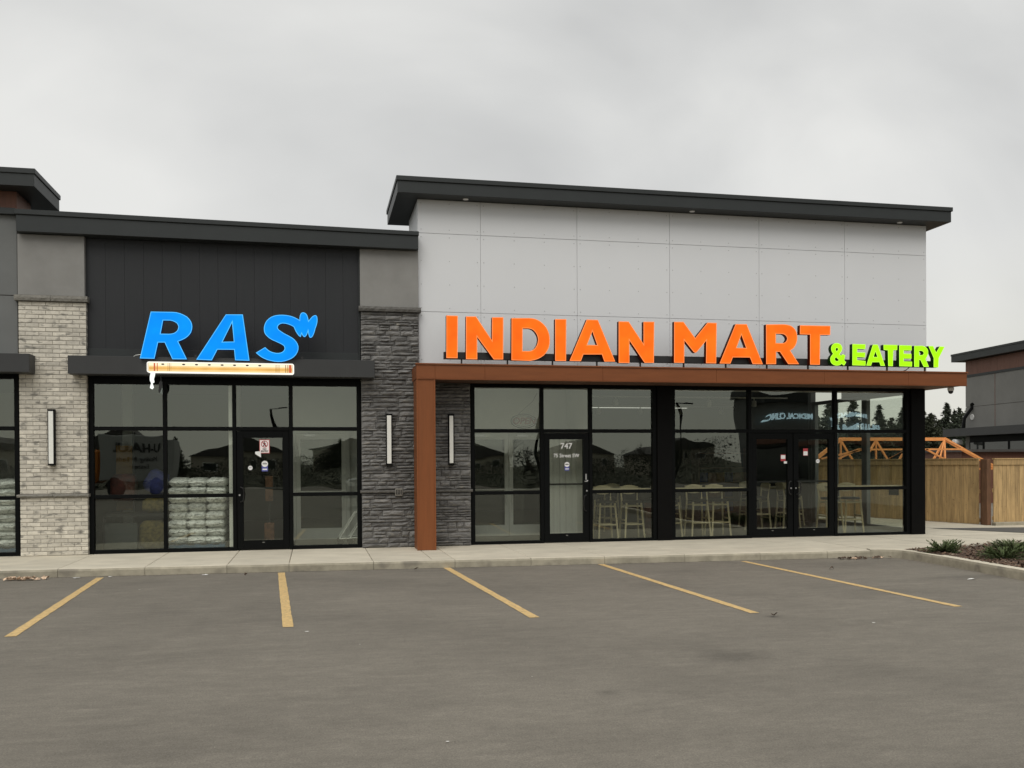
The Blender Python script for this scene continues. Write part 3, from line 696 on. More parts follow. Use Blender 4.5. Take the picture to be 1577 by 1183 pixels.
# vestibule
bx('vestibule_wall', U2, M_alu, -1.475, -1.405, .10, .19, .131, 3.49)
bx('vestibule_wall', U2, M_int, -1.47, -1.41, .195, 2.0, .131, 3.49)
bx('vestibule_wall', U2, M_int, -.47, 1.86, 2.0, 2.08, 2.32, 3.49)
bx('vestibule_wall', U2, M_int, .66, 1.86, 2.0, 2.08, .131, 2.318)
bx('column', U2, M_int, -3.82, -3.64, 3.2, 3.4, .131, 3.49)
def inner_door(building, x0, x1, y, z1, leaf=1):
    bm = bmesh.new()
    box(bm, x0 - .07, x0, y - .05, y + .05, .131, z1 + .07); box(bm, x1, x1 + .07, y - .05, y + .05, .131, z1 + .07); box(bm, x0, x1, y - .05, y + .05, z1, z1 + .07)
    fr = obj('inner_door_frame', bm, M_alu, building)
    w = (x1 - x0) / leaf
    for k in range(leaf):
        a, b = x0 + k * w + .004, x0 + (k + 1) * w - .004
        bm = bmesh.new(); st = .085
        box(bm, a, a + st, y - .03, y + .03, .14, z1 - .005); box(bm, b - st, b, y - .03, y + .03, .14, z1 - .005)
        box(bm, a + st, b - st, y - .029, y + .029, .14, .36); box(bm, a + st, b - st, y - .029, y + .029, z1 - .12, z1 - .005)
        obj('leaf', bm, M_alu, fr)
        pane(fr, a + st, b - st, .36, z1 - .12, y, M_glassB)
        bm = bmesh.new(); tube(bm, [(a + .05, y - .03, 1.09), (a + .05, y - .08, 1.09), (b - .05, y - .08, 1.09), (b - .05, y - .03, 1.09)], .014); tube(bm, [(b - .06 if k == 0 else a + .06, y - .08, 1.09), (b - .06 if k == 0 else a + .06, y - .08, .80)], .014)
        obj('push_bar', bm, M_alu, fr)
        bm = bmesh.new(); box(bm, a + .15, a + .38, y - .09, y - .03, z1 - .07, z1 - .02); obj('door_closer', bm, M_silver, fr)
inner_door(U2, -.36, .62, 1.95, 2.25)

# ---------------------------------------------------------------- right unit: white panel tower over a brown canopy
U3 = empty('shop_building', (7, 0, 0), 'right shop unit with white panelled tower, rust brown canopy and dark glazing', 'building')
bx('tower_core', U3, M_gap, 1.885, 12.29, -.035, 1.50, 3.13, 6.44)
cols = [1.868, 3.025, 4.873, 6.724, 8.591, 10.456, 12.31]; rws = [3.462, 4.403, 5.833, 6.447]
scr = bmesh.new()
for a, b in zip(cols, cols[1:]):
    for c, d in zip(rws, rws[1:]):
        g = .0034
        bx('wall_panel', U3, M_panel, a + g, b - g, -.052 - rnd.uniform(0, .002), -.036, c + g, d - g, .002)
        nx = 4 if b - a > 1.5 else 3; nz = 2 if d - c < 1 else 4
        for i in range(nx):
            for j in range(nz):
                x = a + .06 + (b - a - .12) * i / (nx - 1); z = c + .07 + (d - c - .14) * j / (nz - 1)
                box(scr, x - .007, x + .007, -.058, -.051, z - .007, z + .007)
sc_ = obj('panel_screws', scr, M_screw, U3, kind='stuff')
bx('wall_panel', U3, M_panel, 1.868, 1.884, -.030, 1.50, 5.2, 6.447, .002)
bx('wall_panel', U3, M_panel, 12.291, 12.307, -.030, 1.50, 3.13, 6.447, .002)
bx('wall_panel', U3, M_panel, 1.868, 12.307, 1.502, 1.52, 3.5, 6.447, .002)
bx('base_flashing', U3, M_stuccoL, 1.90, 12.29, -.065, -.037, 3.395, 3.455)
bm = bmesh.new(); box(bm, 1.475, 12.63, -.40, 1.92, 6.45, 6.66, .004); rc = obj('roof_cap', bm, M_flash, U3)
bx('roof_edge', rc, M_flash, 1.455, 12.655, -.425, 1.94, 6.662, 6.745, .006)
for px_ in (2.73, 7.13, 11.6):
    bm = bmesh.new(); lathe(bm, [(.05, 6.437), (.05, 6.449)], px_, -.2, 16); obj('soffit_light', bm, M_white, rc)
# canopy: boxed beam with panels, soffit, end return
CY = -.90
cnp = bx('canopy', U3, M_soffit, 1.76, 12.57, CY + .02, -.07, 3.105, 3.345)
pj_ = [1.735, 2.06, 2.94, 5.1, 7.3, 9.5, 11.3, 12.59]
for a, b in zip(pj_, pj_[1:]): bx('fascia_panel', cnp, M_red, a + .0015, b - .0015, CY, CY + .018, 3.108, 3.345, .002)
bx('fascia_panel', cnp, M_red, 12.572, 12.592, CY + .02, 3.0, 3.108, 3.345, .002)
bx('fascia_panel', cnp, M_red, 1.735, 1.758, CY + .02, -.16, 3.108, 3.345, .002)
bx('canopy_lip', cnp, M_red, 1.72, 12.61, CY - .018, CY + .10, 3.347, 3.374, .003)
bx('canopy_lip', cnp, M_red, 12.50, 12.612, CY + .102, 3.0, 3.347, 3.374, .003)
bx('canopy_drip', cnp, M_red, 1.735, 12.592, CY - .006, CY + .03, 3.093, 3.106, .002)
bx('canopy_roof', cnp, M_soffit, 1.8, 12.5, CY + .102, -.068, 3.346, 3.352)
bx('side_canopy', cnp, M_soffit, 12.24, 12.57, -.068, 3.0, 3.105, 3.345)
col_ = bx('canopy_column', U3, M_redV, 1.745, 2.055, CY + .012, -.31, .127, 3.104, .004)
bx('column_corner', col_, M_redV, 1.735, 1.762, CY + .002, CY + .03, .127, 3.092, .002)
bx('column_corner', col_, M_redV, 2.038, 2.063, CY + .002, CY + .03, .127, 3.092, .002)
# stone pier beside the column
sp2 = bx('stone_pier', U3, M_stonegap, 1.872, 2.79, -.128, .12, .127, 3.10)
stonework(sp2, 1.870, 2.80, .130, 1.105, -.155, 21); stonework(sp2, 1.870, 2.80, 1.165, 3.10, -.155, 22)
ledge('stone_ledge', sp2, M_ledgeD, 1.897, 2.83, 1.112, 1.160, -.20, 8)
f3 = glazed(U3, 2.822, 6.44, [4.176, 5.124], 3.14, .18, 2.233, 1.080, (1,))
d2 = door(U3, 4.208, 5.092, 2.20, 1, -1, pull_z=(.72, 1.02), bar_z=1.225)
bm = bmesh.new(); box(bm, 5.0, 5.055, -.052, -.04, 1.27, 1.29); box(bm, 5.015, 5.04, -.052, -.04, 1.31, 1.42)
obj('lock_plate', bm, M_silver, d2)
bx('steel_post', U3, M_post, 6.442, 6.742, -.10, .10, .127, 3.10, .004)
f4 = glazed(U3, 6.744, 11.915, [8.384, 10.25], 3.14, .18, 2.233, 1.080, (1,))
d3 = door(U3, 8.416, 9.314, 2.20, 1, -1, bar_z=1.23)
d4 = door(U3, 9.320, 10.218, 2.20, -1, 1, bar_z=1.23)
bx('steel_post', U3, M_post, 11.918, 12.232, -.11, .20, .127, 3.10, .004)
# glazed side wall
bm = bmesh.new()
for a, b in ((.202, .50), (1.80, 2.0), (3.10, 3.30), (4.0, 4.14)): box(bm, 12.13, 12.22, a, b, .13, 3.10)
for a, b in ((.50, 1.80), (2.0, 3.10), (3.30, 4.0)): box(bm, 12.135, 12.215, a, b, .13, .22); box(bm, 12.135, 12.215, a, b, 3.02, 3.10)
sf = obj('window_frame', bm, mat('grey_inner_frame', (.22, .23, .23), .5), U3)
for a, b in ((.50, 1.80), (2.0, 3.10), (3.30, 4.0)):
    bm = bmesh.new(); box(bm, 12.172, 12.178, a, b, .22, 3.02); obj('pane', bm, M_glassB, sf)
bx('outer_wall', U3, M_stuccoD, 12.10, 12.23, 4.142, 12, .13, 5.4)
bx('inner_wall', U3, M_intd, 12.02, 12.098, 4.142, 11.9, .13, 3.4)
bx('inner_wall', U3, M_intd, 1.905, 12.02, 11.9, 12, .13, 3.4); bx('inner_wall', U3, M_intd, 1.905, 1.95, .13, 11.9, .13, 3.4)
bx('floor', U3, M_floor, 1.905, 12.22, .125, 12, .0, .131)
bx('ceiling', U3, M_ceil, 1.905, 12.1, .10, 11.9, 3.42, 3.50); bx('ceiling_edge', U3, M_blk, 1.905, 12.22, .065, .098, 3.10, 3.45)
bx('lintel', U3, M_frame, 2.80, 12.23, -.03, .062, 3.105, 3.125)
bx('roof', U3, M_flash, 1.905, 12.2, 1.53, 12, 5.0, 5.1)
# vestibule of the right unit
bx('vestibule_wall', U3, M_int, 5.15, 5.20, .10, 1.75, .131, 3.41)
bx('vestibule_wall', U3, M_int, 1.96, 5.20, 1.76, 1.84, 2.32, 3.41)
bx('vestibule_wall', U3, M_int, 1.96, 2.95, 1.76, 1.84, .131, 2.318)
inner_door(U3, 3.03, 4.80, 1.80, 2.24, 2)
inner_strip = empty('strip_curtain', (4.9, 1.0, .13), 'hanging clear grey plastic strips just inside the street door numbered 747', 'curtain')
for k in range(6):
    bm = bmesh.new(); x = 4.42 + k * .125; prism(bm, [(x, 1.0), (x + .06, .985), (x + .12, 1.0), (x + .12, 1.004), (x + .06, .99), (x, 1.004)], .2, 2.25, 'Z')
    obj('strip', bm, M_alu if k % 2 else M_int, inner_strip)

# ---------------------------------------------------------------- signs
MART_GLYPHS=[('I',[[(2.278,4.225),(2.481,4.224),(2.471,3.48),(2.273,3.479)]]),('N',[[(2.626,4.217),(2.804,4.222),(3.087,3.808),(3.093,4.214),(3.297,4.22),(3.289,3.471),(3.119,3.468),(2.824,3.861),(2.822,3.465),(2.621,3.466)]]),('D',[[(3.445,4.21),(3.763,4.219),(3.824,4.216),(3.874,4.207),(3.932,4.186),(3.987,4.153),(4.034,4.113),(4.078,4.064),(4.11,4.006),(4.132,3.943),(4.142,3.886),(4.145,3.831),(4.142,3.771),(4.128,3.708),(4.105,3.655),(4.072,3.601),(4.028,3.555),(3.976,3.52),(3.921,3.492),(3.867,3.474),(3.772,3.455),(3.438,3.46)],[(3.646,4.031),(3.748,4.034),(3.795,4.027),(3.836,4.009),(3.874,3.974),(3.904,3.929),(3.921,3.885),(3.928,3.839),(3.92,3.784),(3.902,3.733),(3.872,3.686),(3.834,3.652),(3.793,3.635),(3.739,3.628),(3.641,3.629)]]),('I',[[(4.245,4.212),(4.452,4.217),(4.443,3.464),(4.241,3.463)]]),('A',[[(4.836,4.22),(5.045,4.219),(5.369,3.469),(5.163,3.465),(5.116,3.594),(4.767,3.587),(4.72,3.466),(4.508,3.468)],[(4.939,4.009),(5.029,3.762),(4.84,3.763)]]),('N',[[(5.439,4.202),(5.631,4.203),(5.914,3.801),(5.916,4.208),(6.124,4.213),(6.113,3.458),(5.933,3.455),(5.643,3.86),(5.641,3.446),(5.435,3.447)]]),('M',[[(6.512,4.222),(6.694,4.226),(6.924,3.931),(7.171,4.224),(7.353,4.223),(7.339,3.467),(7.136,3.468),(7.144,3.89),(6.959,3.675),(6.923,3.657),(6.892,3.673),(6.711,3.884),(6.706,3.467),(6.506,3.467)]]),('A',[[(7.733,4.211),(7.958,4.215),(8.282,3.467),(8.074,3.467),(8.022,3.59),(7.675,3.586),(7.624,3.468),(7.407,3.468)],[(7.849,4.013),(7.944,3.768),(7.75,3.768)]]),('R',[[(8.351,4.219),(8.712,4.231),(8.77,4.228),(8.827,4.218),(8.876,4.2),(8.919,4.172),(8.952,4.137),(8.975,4.097),(8.989,4.044),(8.995,3.983),(8.991,3.933),(8.98,3.889),(8.959,3.839),(8.928,3.794),(8.889,3.76),(8.848,3.736),(9.029,3.481),(8.805,3.478),(8.634,3.709),(8.557,3.707),(8.554,3.474),(8.351,3.47)],[(8.553,4.049),(8.673,4.048),(8.712,4.043),(8.743,4.027),(8.771,4.001),(8.785,3.966),(8.779,3.935),(8.762,3.907),(8.739,3.887),(8.711,3.877),(8.673,3.873),(8.552,3.874)]]),('T',[[(9.052,4.221),(9.689,4.225),(9.685,4.051),(9.473,4.046),(9.463,3.476),(9.259,3.477),(9.261,4.047),(9.048,4.048)]]),('AMP',[[(9.814,3.899),(9.845,3.897),(9.872,3.89),(9.897,3.877),(9.917,3.858),(9.932,3.832),(9.938,3.805),(9.936,3.778),(9.928,3.753),(9.914,3.73),(9.896,3.709),(9.883,3.684),(9.899,3.668),(9.917,3.655),(9.929,3.681),(9.954,3.686),(9.979,3.679),(10.0,3.664),(9.997,3.641),(9.989,3.619),(9.979,3.573),(9.998,3.553),(10.02,3.535),(10.003,3.505),(9.978,3.472),(9.96,3.475),(9.945,3.486),(9.928,3.506),(9.912,3.491),(9.893,3.48),(9.864,3.47),(9.829,3.466),(9.794,3.467),(9.762,3.476),(9.733,3.49),(9.709,3.51),(9.692,3.537),(9.684,3.568),(9.683,3.597),(9.69,3.622),(9.704,3.647),(9.722,3.666),(9.743,3.693),(9.726,3.715),(9.712,3.741),(9.704,3.771),(9.703,3.801),(9.709,3.828),(9.723,3.854),(9.741,3.873),(9.764,3.887),(9.789,3.896)],[(9.822,3.807),(9.84,3.802),(9.851,3.785),(9.842,3.762),(9.821,3.736),(9.807,3.756),(9.797,3.776),(9.805,3.799)],[(9.809,3.627),(9.837,3.599),(9.866,3.575),(9.85,3.56),(9.829,3.552),(9.808,3.555),(9.792,3.566),(9.781,3.585),(9.784,3.607)]]),('E',[[(10.156,3.889),(10.435,3.887),(10.431,3.793),(10.259,3.797),(10.256,3.729),(10.431,3.728),(10.426,3.634),(10.254,3.638),(10.254,3.578),(10.437,3.566),(10.434,3.475),(10.152,3.478)]]),('A',[[(10.595,3.885),(10.701,3.887),(10.856,3.478),(10.759,3.477),(10.734,3.547),(10.577,3.544),(10.552,3.477),(10.451,3.476)],[(10.65,3.751),(10.692,3.648),(10.607,3.648)]]),('T',[[(10.824,3.887),(11.125,3.889),(11.12,3.788),(11.038,3.784),(11.024,3.473),(10.926,3.474),(10.919,3.78),(10.828,3.788)]]),('E',[[(11.167,3.886),(11.437,3.885),(11.437,3.788),(11.266,3.785),(11.266,3.723),(11.432,3.722),(11.432,3.629),(11.261,3.626),(11.264,3.572),(11.446,3.569),(11.444,3.473),(11.166,3.475)]]),('R',[[(11.496,3.88),(11.647,3.885),(11.687,3.883),(11.723,3.872),(11.757,3.854),(11.783,3.829),(11.8,3.797),(11.804,3.763),(11.802,3.729),(11.79,3.695),(11.771,3.659),(11.747,3.626),(11.82,3.473),(11.703,3.471),(11.629,3.607),(11.603,3.603),(11.6,3.47),(11.493,3.47)],[(11.604,3.785),(11.642,3.785),(11.671,3.78),(11.694,3.765),(11.704,3.744),(11.699,3.723),(11.685,3.708),(11.661,3.701),(11.608,3.7)]]),('Y',[[(11.81,3.882),(11.915,3.884),(11.982,3.758),(12.06,3.879),(12.171,3.876),(12.04,3.649),(12.029,3.466),(11.924,3.464),(11.926,3.647)]])]
RAS_GLYPHS=[('R',[[(-2.65,4.193),(-2.304,4.197),(-2.245,4.193),(-2.186,4.179),(-2.129,4.155),(-2.076,4.125),(-2.041,4.089),(-2.013,4.048),(-1.998,4.009),(-1.992,3.962),(-1.997,3.91),(-2.013,3.86),(-2.039,3.821),(-2.071,3.787),(-2.108,3.758),(-2.15,3.735),(-2.219,3.703),(-2.082,3.408),(-2.315,3.406),(-2.435,3.683),(-2.538,3.681),(-2.598,3.409),(-2.828,3.411)],[(-2.455,4.051),(-2.344,4.052),(-2.302,4.043),(-2.264,4.026),(-2.238,4.006),(-2.222,3.98),(-2.215,3.955),(-2.218,3.926),(-2.228,3.897),(-2.247,3.873),(-2.27,3.854),(-2.297,3.841),(-2.329,3.833),(-2.365,3.829),(-2.497,3.829)]]),('A',[[(-1.449,4.179),(-1.172,4.185),(-1.069,3.402),(-1.304,3.406),(-1.319,3.584),(-1.59,3.581),(-1.682,3.399),(-1.933,3.406)],[(-1.349,4.041),(-1.323,3.722),(-1.506,3.715)]]),('S',[[(-0.964,3.538),(-0.81,3.638),(-0.78,3.609),(-0.749,3.583),(-0.711,3.563),(-0.671,3.55),(-0.63,3.542),(-0.591,3.542),(-0.555,3.548),(-0.524,3.563),(-0.501,3.585),(-0.487,3.613),(-0.489,3.642),(-0.502,3.668),(-0.531,3.688),(-0.569,3.708),(-0.63,3.735),(-0.692,3.762),(-0.737,3.789),(-0.773,3.82),(-0.8,3.849),(-0.818,3.882),(-0.827,3.922),(-0.828,3.964),(-0.82,4.009),(-0.805,4.051),(-0.781,4.092),(-0.748,4.126),(-0.711,4.154),(-0.666,4.175),(-0.617,4.189),(-0.565,4.196),(-0.514,4.198),(-0.46,4.195),(-0.409,4.188),(-0.359,4.176),(-0.318,4.161),(-0.279,4.142),(-0.234,4.117),(-0.233,4.151),(-0.229,4.18),(-0.221,4.21),(-0.207,4.234),(-0.188,4.245),(-0.167,4.249),(-0.144,4.242),(-0.121,4.226),(-0.105,4.202),(-0.093,4.171),(-0.085,4.136),(-0.08,4.108),(-0.051,4.145),(-0.017,4.184),(0.01,4.2),(0.035,4.207),(0.054,4.197),(0.066,4.17),(0.07,4.127),(0.066,4.08),(0.053,4.028),(0.033,3.972),(0.017,3.91),(-0.004,3.857),(-0.023,3.828),(-0.046,3.813),(-0.064,3.818),(-0.075,3.836),(-0.085,3.874),(-0.092,3.918),(-0.103,3.886),(-0.116,3.856),(-0.134,3.834),(-0.155,3.823),(-0.172,3.833),(-0.186,3.852),(-0.199,3.879),(-0.207,3.85),(-0.217,3.822),(-0.248,3.843),(-0.276,3.88),(-0.299,3.919),(-0.333,3.995),(-0.376,4.018),(-0.422,4.036),(-0.469,4.047),(-0.515,4.05),(-0.546,4.044),(-0.572,4.028),(-0.592,4.007),(-0.6,3.98),(-0.593,3.958),(-0.575,3.937),(-0.531,3.906),(-0.485,3.877),(-0.424,3.847),(-0.362,3.812),(-0.323,3.783),(-0.29,3.744),(-0.267,3.704),(-0.254,3.658),(-0.256,3.607),(-0.271,3.562),(-0.297,3.516),(-0.334,3.476),(-0.377,3.446),(-0.427,3.423),(-0.482,3.404),(-0.54,3.392),(-0.597,3.39),(-0.653,3.393),(-0.715,3.404),(-0.776,3.42),(-0.829,3.441),(-0.878,3.468),(-0.923,3.503)]])]
def lit_letters(sign, glyphs, y, depth, face, edge, ret, off):
    for nme, loops in glyphs:
        b = plate('letter', sign, loops, y + .002, depth, ret)
        plate('letter_edge', b, loops, y, .0012, edge)
        plate('letter_face', b, loops, y - .002, .0012, face, offset=-off)
ms = empty('shop_sign', (7.0, -.65, 3.374), 'lit orange channel letter sign INDIAN MART with lit green & EATERY on the brown canopy', 'sign')
bx('raceway', ms, M_raceway, 2.248, 11.99, -.695, -.59, 3.478, 3.60, .003)
for x in (2.565, 3.397, 4.23, 5.067, 5.903, 6.756, 7.601, 8.442, 9.301, 10.149, 11.0, 11.839): bx('support', ms, M_raceway, x - .012, x + .012, -.66, -.63, 3.3535, 3.478)
lit_letters(ms, MART_GLYPHS[:10], -.80, .10, M_lor, M_lor2, M_dor, .013)
lit_letters(ms, MART_GLYPHS[10:], -.80, .10, M_lgr, M_lgr2, M_dgr, .009)
bm = bmesh.new(); tube(bm, [(2.95, -.62, 3.36), (3.0, -.66, 3.40), (3.10, -.63, 3.36)], .008); obj('cable', bm, M_raceway, ms)
bm = bmesh.new(); tube(bm, [(11.15, -.62, 3.36), (11.3, -.68, 3.385), (11.42, -.66, 3.42), (11.5, -.64, 3.48)], .008); obj('cable', bm, M_raceway, ms)
rs = empty('shop_sign', (-1.4, -.5, 3.39), 'lit blue slanted letters RAS with a feather flourish on the charcoal canopy', 'sign')
lit_letters(rs, RAS_GLYPHS, -.56, .09, M_lblue, M_lblue2, M_dblue, .012)
bm = bmesh.new(); tube(bm, [(-2.98, -.30, 3.46), (-2.93, -.34, 3.485), (-2.86, -.40, 3.49), (-2.78, -.46, 3.485)], .007); obj('cable', bm, M_alu, rs)
for x in (-2.62, -1.95, -1.2, -.6, -.2): bx('bracket', rs, M_raceway, x - .02, x + .02, -.468, -.4, 3.453, 3.50)

fl = empty('flute_sign', (-1.52, -.5, 3.27), 'lit cream bamboo flute sign on the charcoal canopy under the blue letters', 'sign')
FX0, FX1 = -2.72, -.332; FZ0, FZ1 = 3.178, 3.362
def rrect(x0, x1, z0, z1, r, n=5):
    P = []
    for cx, cz, a0 in ((x1 - r, z1 - r, 0), (x0 + r, z1 - r, 90), (x0 + r, z0 + r, 180), (x1 - r, z0 + r, 270)):
        for i in range(n + 1): a = math.radians(a0 + 90 * i / n); P.append((cx + r * math.cos(a), cz + r * math.sin(a)))
    return P
body = plate('cabinet', fl, [rrect(FX0, FX1, FZ0, FZ1, .035)], -.56, .088, M_lwh)
plate('print', body, [rrect(FX0 + .02, FX1 - .02, FZ0 + .02, FZ1 - .016, .02)], -.5615, .001, M_lcream)
bx('print', body, M_ltan2, FX0 + .035, FX1 - .03, -.5632, -.5622, FZ0 + .024, FZ0 + .052)
bx('print', body, M_ltan, FX0 + .035, FX1 - .03, -.5632, -.5622, FZ0 + .0525, FZ0 + .092)
bx('print', body, M_ltan2, FX0 + .035, FX1 - .03, -.5632, -.5622, FZ0 + .0925, FZ0 + .115)
for x, w, m_ in ((-2.598, .024, M_lred), (-2.554, .014, M_lred), (-2.70, .006, M_lbrn), (-2.388, .004, M_lbrn), (-2.365, .008, M_lbrn), (-2.338, .004, M_lbrn), (-.640, .004, M_lbrn), (-.616, .008, M_lbrn), (-.590, .004, M_lbrn), (-.572, .004, M_lbrn), (-.470, .012, M_lbrn), (-.435, .012, M_lbrn), (-.396, .040, M_lred), (-.362, .006, M_lbrn)):
    bx('band', body, m_, x - w / 2, x + w / 2, -.5648, -.5638, FZ0 + .026, FZ1 - .024)
for x in (-2.466, -2.135, -1.929, -1.723, -1.516, -1.314, -1.106, -.9): plate('finger_hole', body, [disc((x, FZ1 - .042), .026, 16, .0125)], -.5648, .001, M_raceway)
plate('tassel_and_shadow', fl, [[(-2.66, 3.185), (-2.59, 3.185), (-2.60, 3.12), (-2.615, 3.07), (-2.605, 3.02), (-2.635, 3.00), (-2.62, 2.95), (-2.615, 2.93), (-2.64, 2.90), (-2.675, 2.92), (-2.668, 2.96), (-2.655, 3.0), (-2.675, 3.05), (-2.675, 3.11)]], -.555, .03, M_ribbon)
plate('tassel_and_shadow', fl, [[(-2.53, 3.06), (-2.50, 3.04), (-2.505, 2.95), (-2.53, 2.90), (-2.535, 2.87), (-2.55, 2.85), (-2.565, 2.88), (-2.56, 2.93), (-2.555, 3.02)]], -.40, .02, M_raceway)  # black cut-out painting the white ribbon's shadow and dark side
plate('tassel_shadow_cord', fl, [[(-2.535, 3.155), (-2.525, 3.155), (-2.515, 3.05), (-2.525, 3.05)]], -.395, .01, M_raceway)  # narrow upper strip of the same painted shadow

# ---------------------------------------------------------------- wall lights, camera, small box
def wall_light(x0, x1, z0, z1, label):
    t = empty('wall_light', ((x0 + x1) / 2, -.17, z0), label, 'wall light', 'slim upright wall lights on the piers')
    bx('housing', t, M_frame, x0, x1, -.262, -.168, z0, z1, .003)
    bx('diffuser', t, M_diff, x0 + .014, x1 - .018, -.266, -.2615, z0 + .018, z1 - .018, .002)
    bx('end_cap', t, M_frame, x0 - .004, x1 + .004, -.266, -.17, z1 + .0005, z1 + .014); bx('end_cap', t, M_frame, x0 - .004, x1 + .004, -.266, -.17, z0 - .014, z0 - .0005)
wall_light(-4.335, -4.228, 1.65, 2.56, 'slim white wall light mounted on the cream brick pier')
wall_light(1.258, 1.366, 1.62, 2.515, 'slim white wall light on dark stone left of the brown canopy column')
wall_light(2.382, 2.484, 1.62, 2.515, 'slim white wall light on dark stone between the brown column and the glazing')
bx('junction_box', sp1, M_ledge, 1.415, 1.545, -.225, -.17, 1.055, 1.19, .004)
bm = bmesh.new()
for k in range(4): box(bm, 1.43 + k * .028, 1.445 + k * .028, -.229, -.224, 1.08, 1.165)
obj('socket_slots', bm, M_stonegap, sp1)
cam_t = empty('security_camera', (12.44, -.62, 3.09), 'white dome security camera under the right end of the brown canopy', 'security camera')
bm = bmesh.new(); lathe(bm, [(.055, 3.092), (.062, 3.075), (.060, 3.04), (.052, 3.02)], 12.44, -.62); obj('housing', bm, M_white, cam_t, smooth=False)
bm = bmesh.new(); lathe(bm, [(.050, 3.02), (.046, 2.995), (.032, 2.972), (.012, 2.962)], 12.44, -.62); obj('dome', bm, M_blk, cam_t, smooth=True)

# ---------------------------------------------------------------- lettering and stickers on the glass
text('lettering', d2, '747', 4.655, -.008, 1.945, .150, M_white, bold=.003, squeeze=1.02)
text('lettering', d2, '75 Street SW', 4.655, -.008, 1.765, .098, M_white, bold=.0015, squeeze=.93)
bm = bmesh.new(); box(bm, 5.045, 5.07, -.043, -.0405, 1.285, 1.30); obj('sticker_mark', bm, M_white, d2)
ne = empty('hanging_sign', (-.84, .03, 1.8), 'white NO ENTRY sign with red ring hanging on the left shop door glass', 'sign')
bx('board', ne, mat('sign_red', (0.45, 0.05, 0.05), .5), -.948, -.772, -.012, -.006, 1.83, 2.075)
bx('board_face', ne, mat('sign_pinkish_white', (0.90, 0.82, 0.80), .5), -.938, -.782, -.0155, -.0125, 1.84, 2.065)
plate('ring', ne, [disc((-.86, 1.995), .060), disc((-.86, 1.995), .049)], -.018, .001, MATS['sign_red'])
plate('walking_figure', ne, [disc((-.862, 2.033), .008, 10)], -.0195, .001, M_blk)
plate('walking_figure', ne, [[(-.872, 2.02), (-.852, 2.02), (-.835, 1.995), (-.842, 1.990), (-.856, 2.004), (-.850, 1.985), (-.830, 1.955), (-.842, 1.952), (-.862, 1.978), (-.878, 1.952), (-.890, 1.956), (-.870, 1.990), (-.874, 2.004), (-.886, 1.990), (-.892, 1.995)]], -.0195, .001, M_blk)
plate('slash', ne, [[(-.905, 2.032), (-.897, 2.040), (-.815, 1.958), (-.823, 1.950)]], -.021, .001, MATS['sign_red'])
text('lettering', ne, 'NO', -.86, -.018, 1.905, .040, M_blk, bold=.0012); text('lettering', ne, 'ENTRY', -.86, -.018, 1.867, .040, M_blk, bold=.0012)
bm = bmesh.new(); tube(bm, [(-.835, -.012, 2.075), (-.835, -.012, 2.10)], .007); obj('cord', bm, M_blk, ne)
M_stk = mat('sticker_white', (.82, .82, .80), .5); M_stb = mat('sticker_blue', (.10, .11, .36), .5); M_str = mat('sticker_red', (.42, .05, .06), .5)
def round_sticker(x, z, r, label, blue=False):
    t = empty('sticker', (x, -.012, z), label, 'sticker')
    plate('disc', t, [disc((x, z), r)], -.0125, .0015, M_stk)
    bx('print_line', t, MATS['matte_black'] if blue else mat('sticker_grey', (.4, .4, .42), .5), x - r * .7, x + r * .7, -.0142, -.0132, z - .006, z + .008)
    bx('print_line', t, MATS['sticker_grey'] if 'sticker_grey' in MATS else M_screw, x - r * .5, x + r * .5, -.0142, -.0132, z + r * .45, z + r * .55)
    if blue:
        bx('panel', t, M_stb, x - r * .95, x + r * .95, -.0118, -.0105, z - r * 2.4, z - r * .6)
        bx('print_line', t, M_stk, x - r * .7, x + r * .7, -.0132, -.0122, z - r * 1.95, z - r * 1.55)
mat('sticker_grey', (.4, .4, .42), .5)
round_sticker(-.858, 1.645, .055, 'round white sticker above a blue panel on the left shop door', True)
round_sticker(4.665, 1.600, .048, 'round white sticker above a blue panel under the number 747', True)
round_sticker(-1.105, 1.575, .038, 'small plain round white sticker low on the left shop door glass')
round_sticker(9.87, 1.635, .040, 'plain round white sticker on the right leaf of the double door')
def sq_sticker(x0, x1, z0, z1, m1, m2, split, label):
    t = empty('sticker', ((x0 + x1) / 2, -.012, z0), label, 'sticker')
    bx('panel', t, m1, x0, x1, -.0125, -.0105, z0, z1); bx('panel', t, m2, x0 + .006, x1 - .006, -.0142, -.0130, z0 + (z1 - z0) * split[0], z0 + (z1 - z0) * split[1])
sq_sticker(9.55, 9.652, 1.745, 1.89, M_str, M_stk, (.05, .6), 'red and white sticker high on the right leaf of the double door')
sq_sticker(9.06, 9.165, 1.64, 1.77, M_str, M_stk, (.35, .9), 'red and white sticker on the left leaf of the double door')
sq_sticker(9.13, 9.20, 1.59, 1.635, M_stk, M_stk, (.2, .8), 'tiny white sticker below the red one on the double door')
t = empty('sticker', (-1.0, .02, 1.75), 'grey pointed sticker between the NO ENTRY sign and the round blue sticker', 'sticker')
plate('panel', t, [[(-1.02, 1.86), (-.925, 1.87), (-.920, 1.76), (-.95, 1.775), (-1.02, 1.82)]], -.0125, .0015, M_stk)
os_ = empty('open_sign', (3.86, .16, 2.27), 'unlit oval neon OPEN sign hanging inside the upper pane left of door 747', 'sign')
M_neon = mat('dull_neon_tube', (.03, .035, .028), .4); M_neonr = mat('dull_red_neon_tube', (.16, .035, .025), .4)
plate('oval_tube', os_, [disc((3.86, 2.42), .255, 36, .14), disc((3.86, 2.42), .236, 36, .121)], .10, .012, M_neon)
plate('oval_tube', os_, [disc((3.86, 2.42), .215, 36, .105), disc((3.86, 2.42), .203, 36, .094)], .10, .012, M_neon)
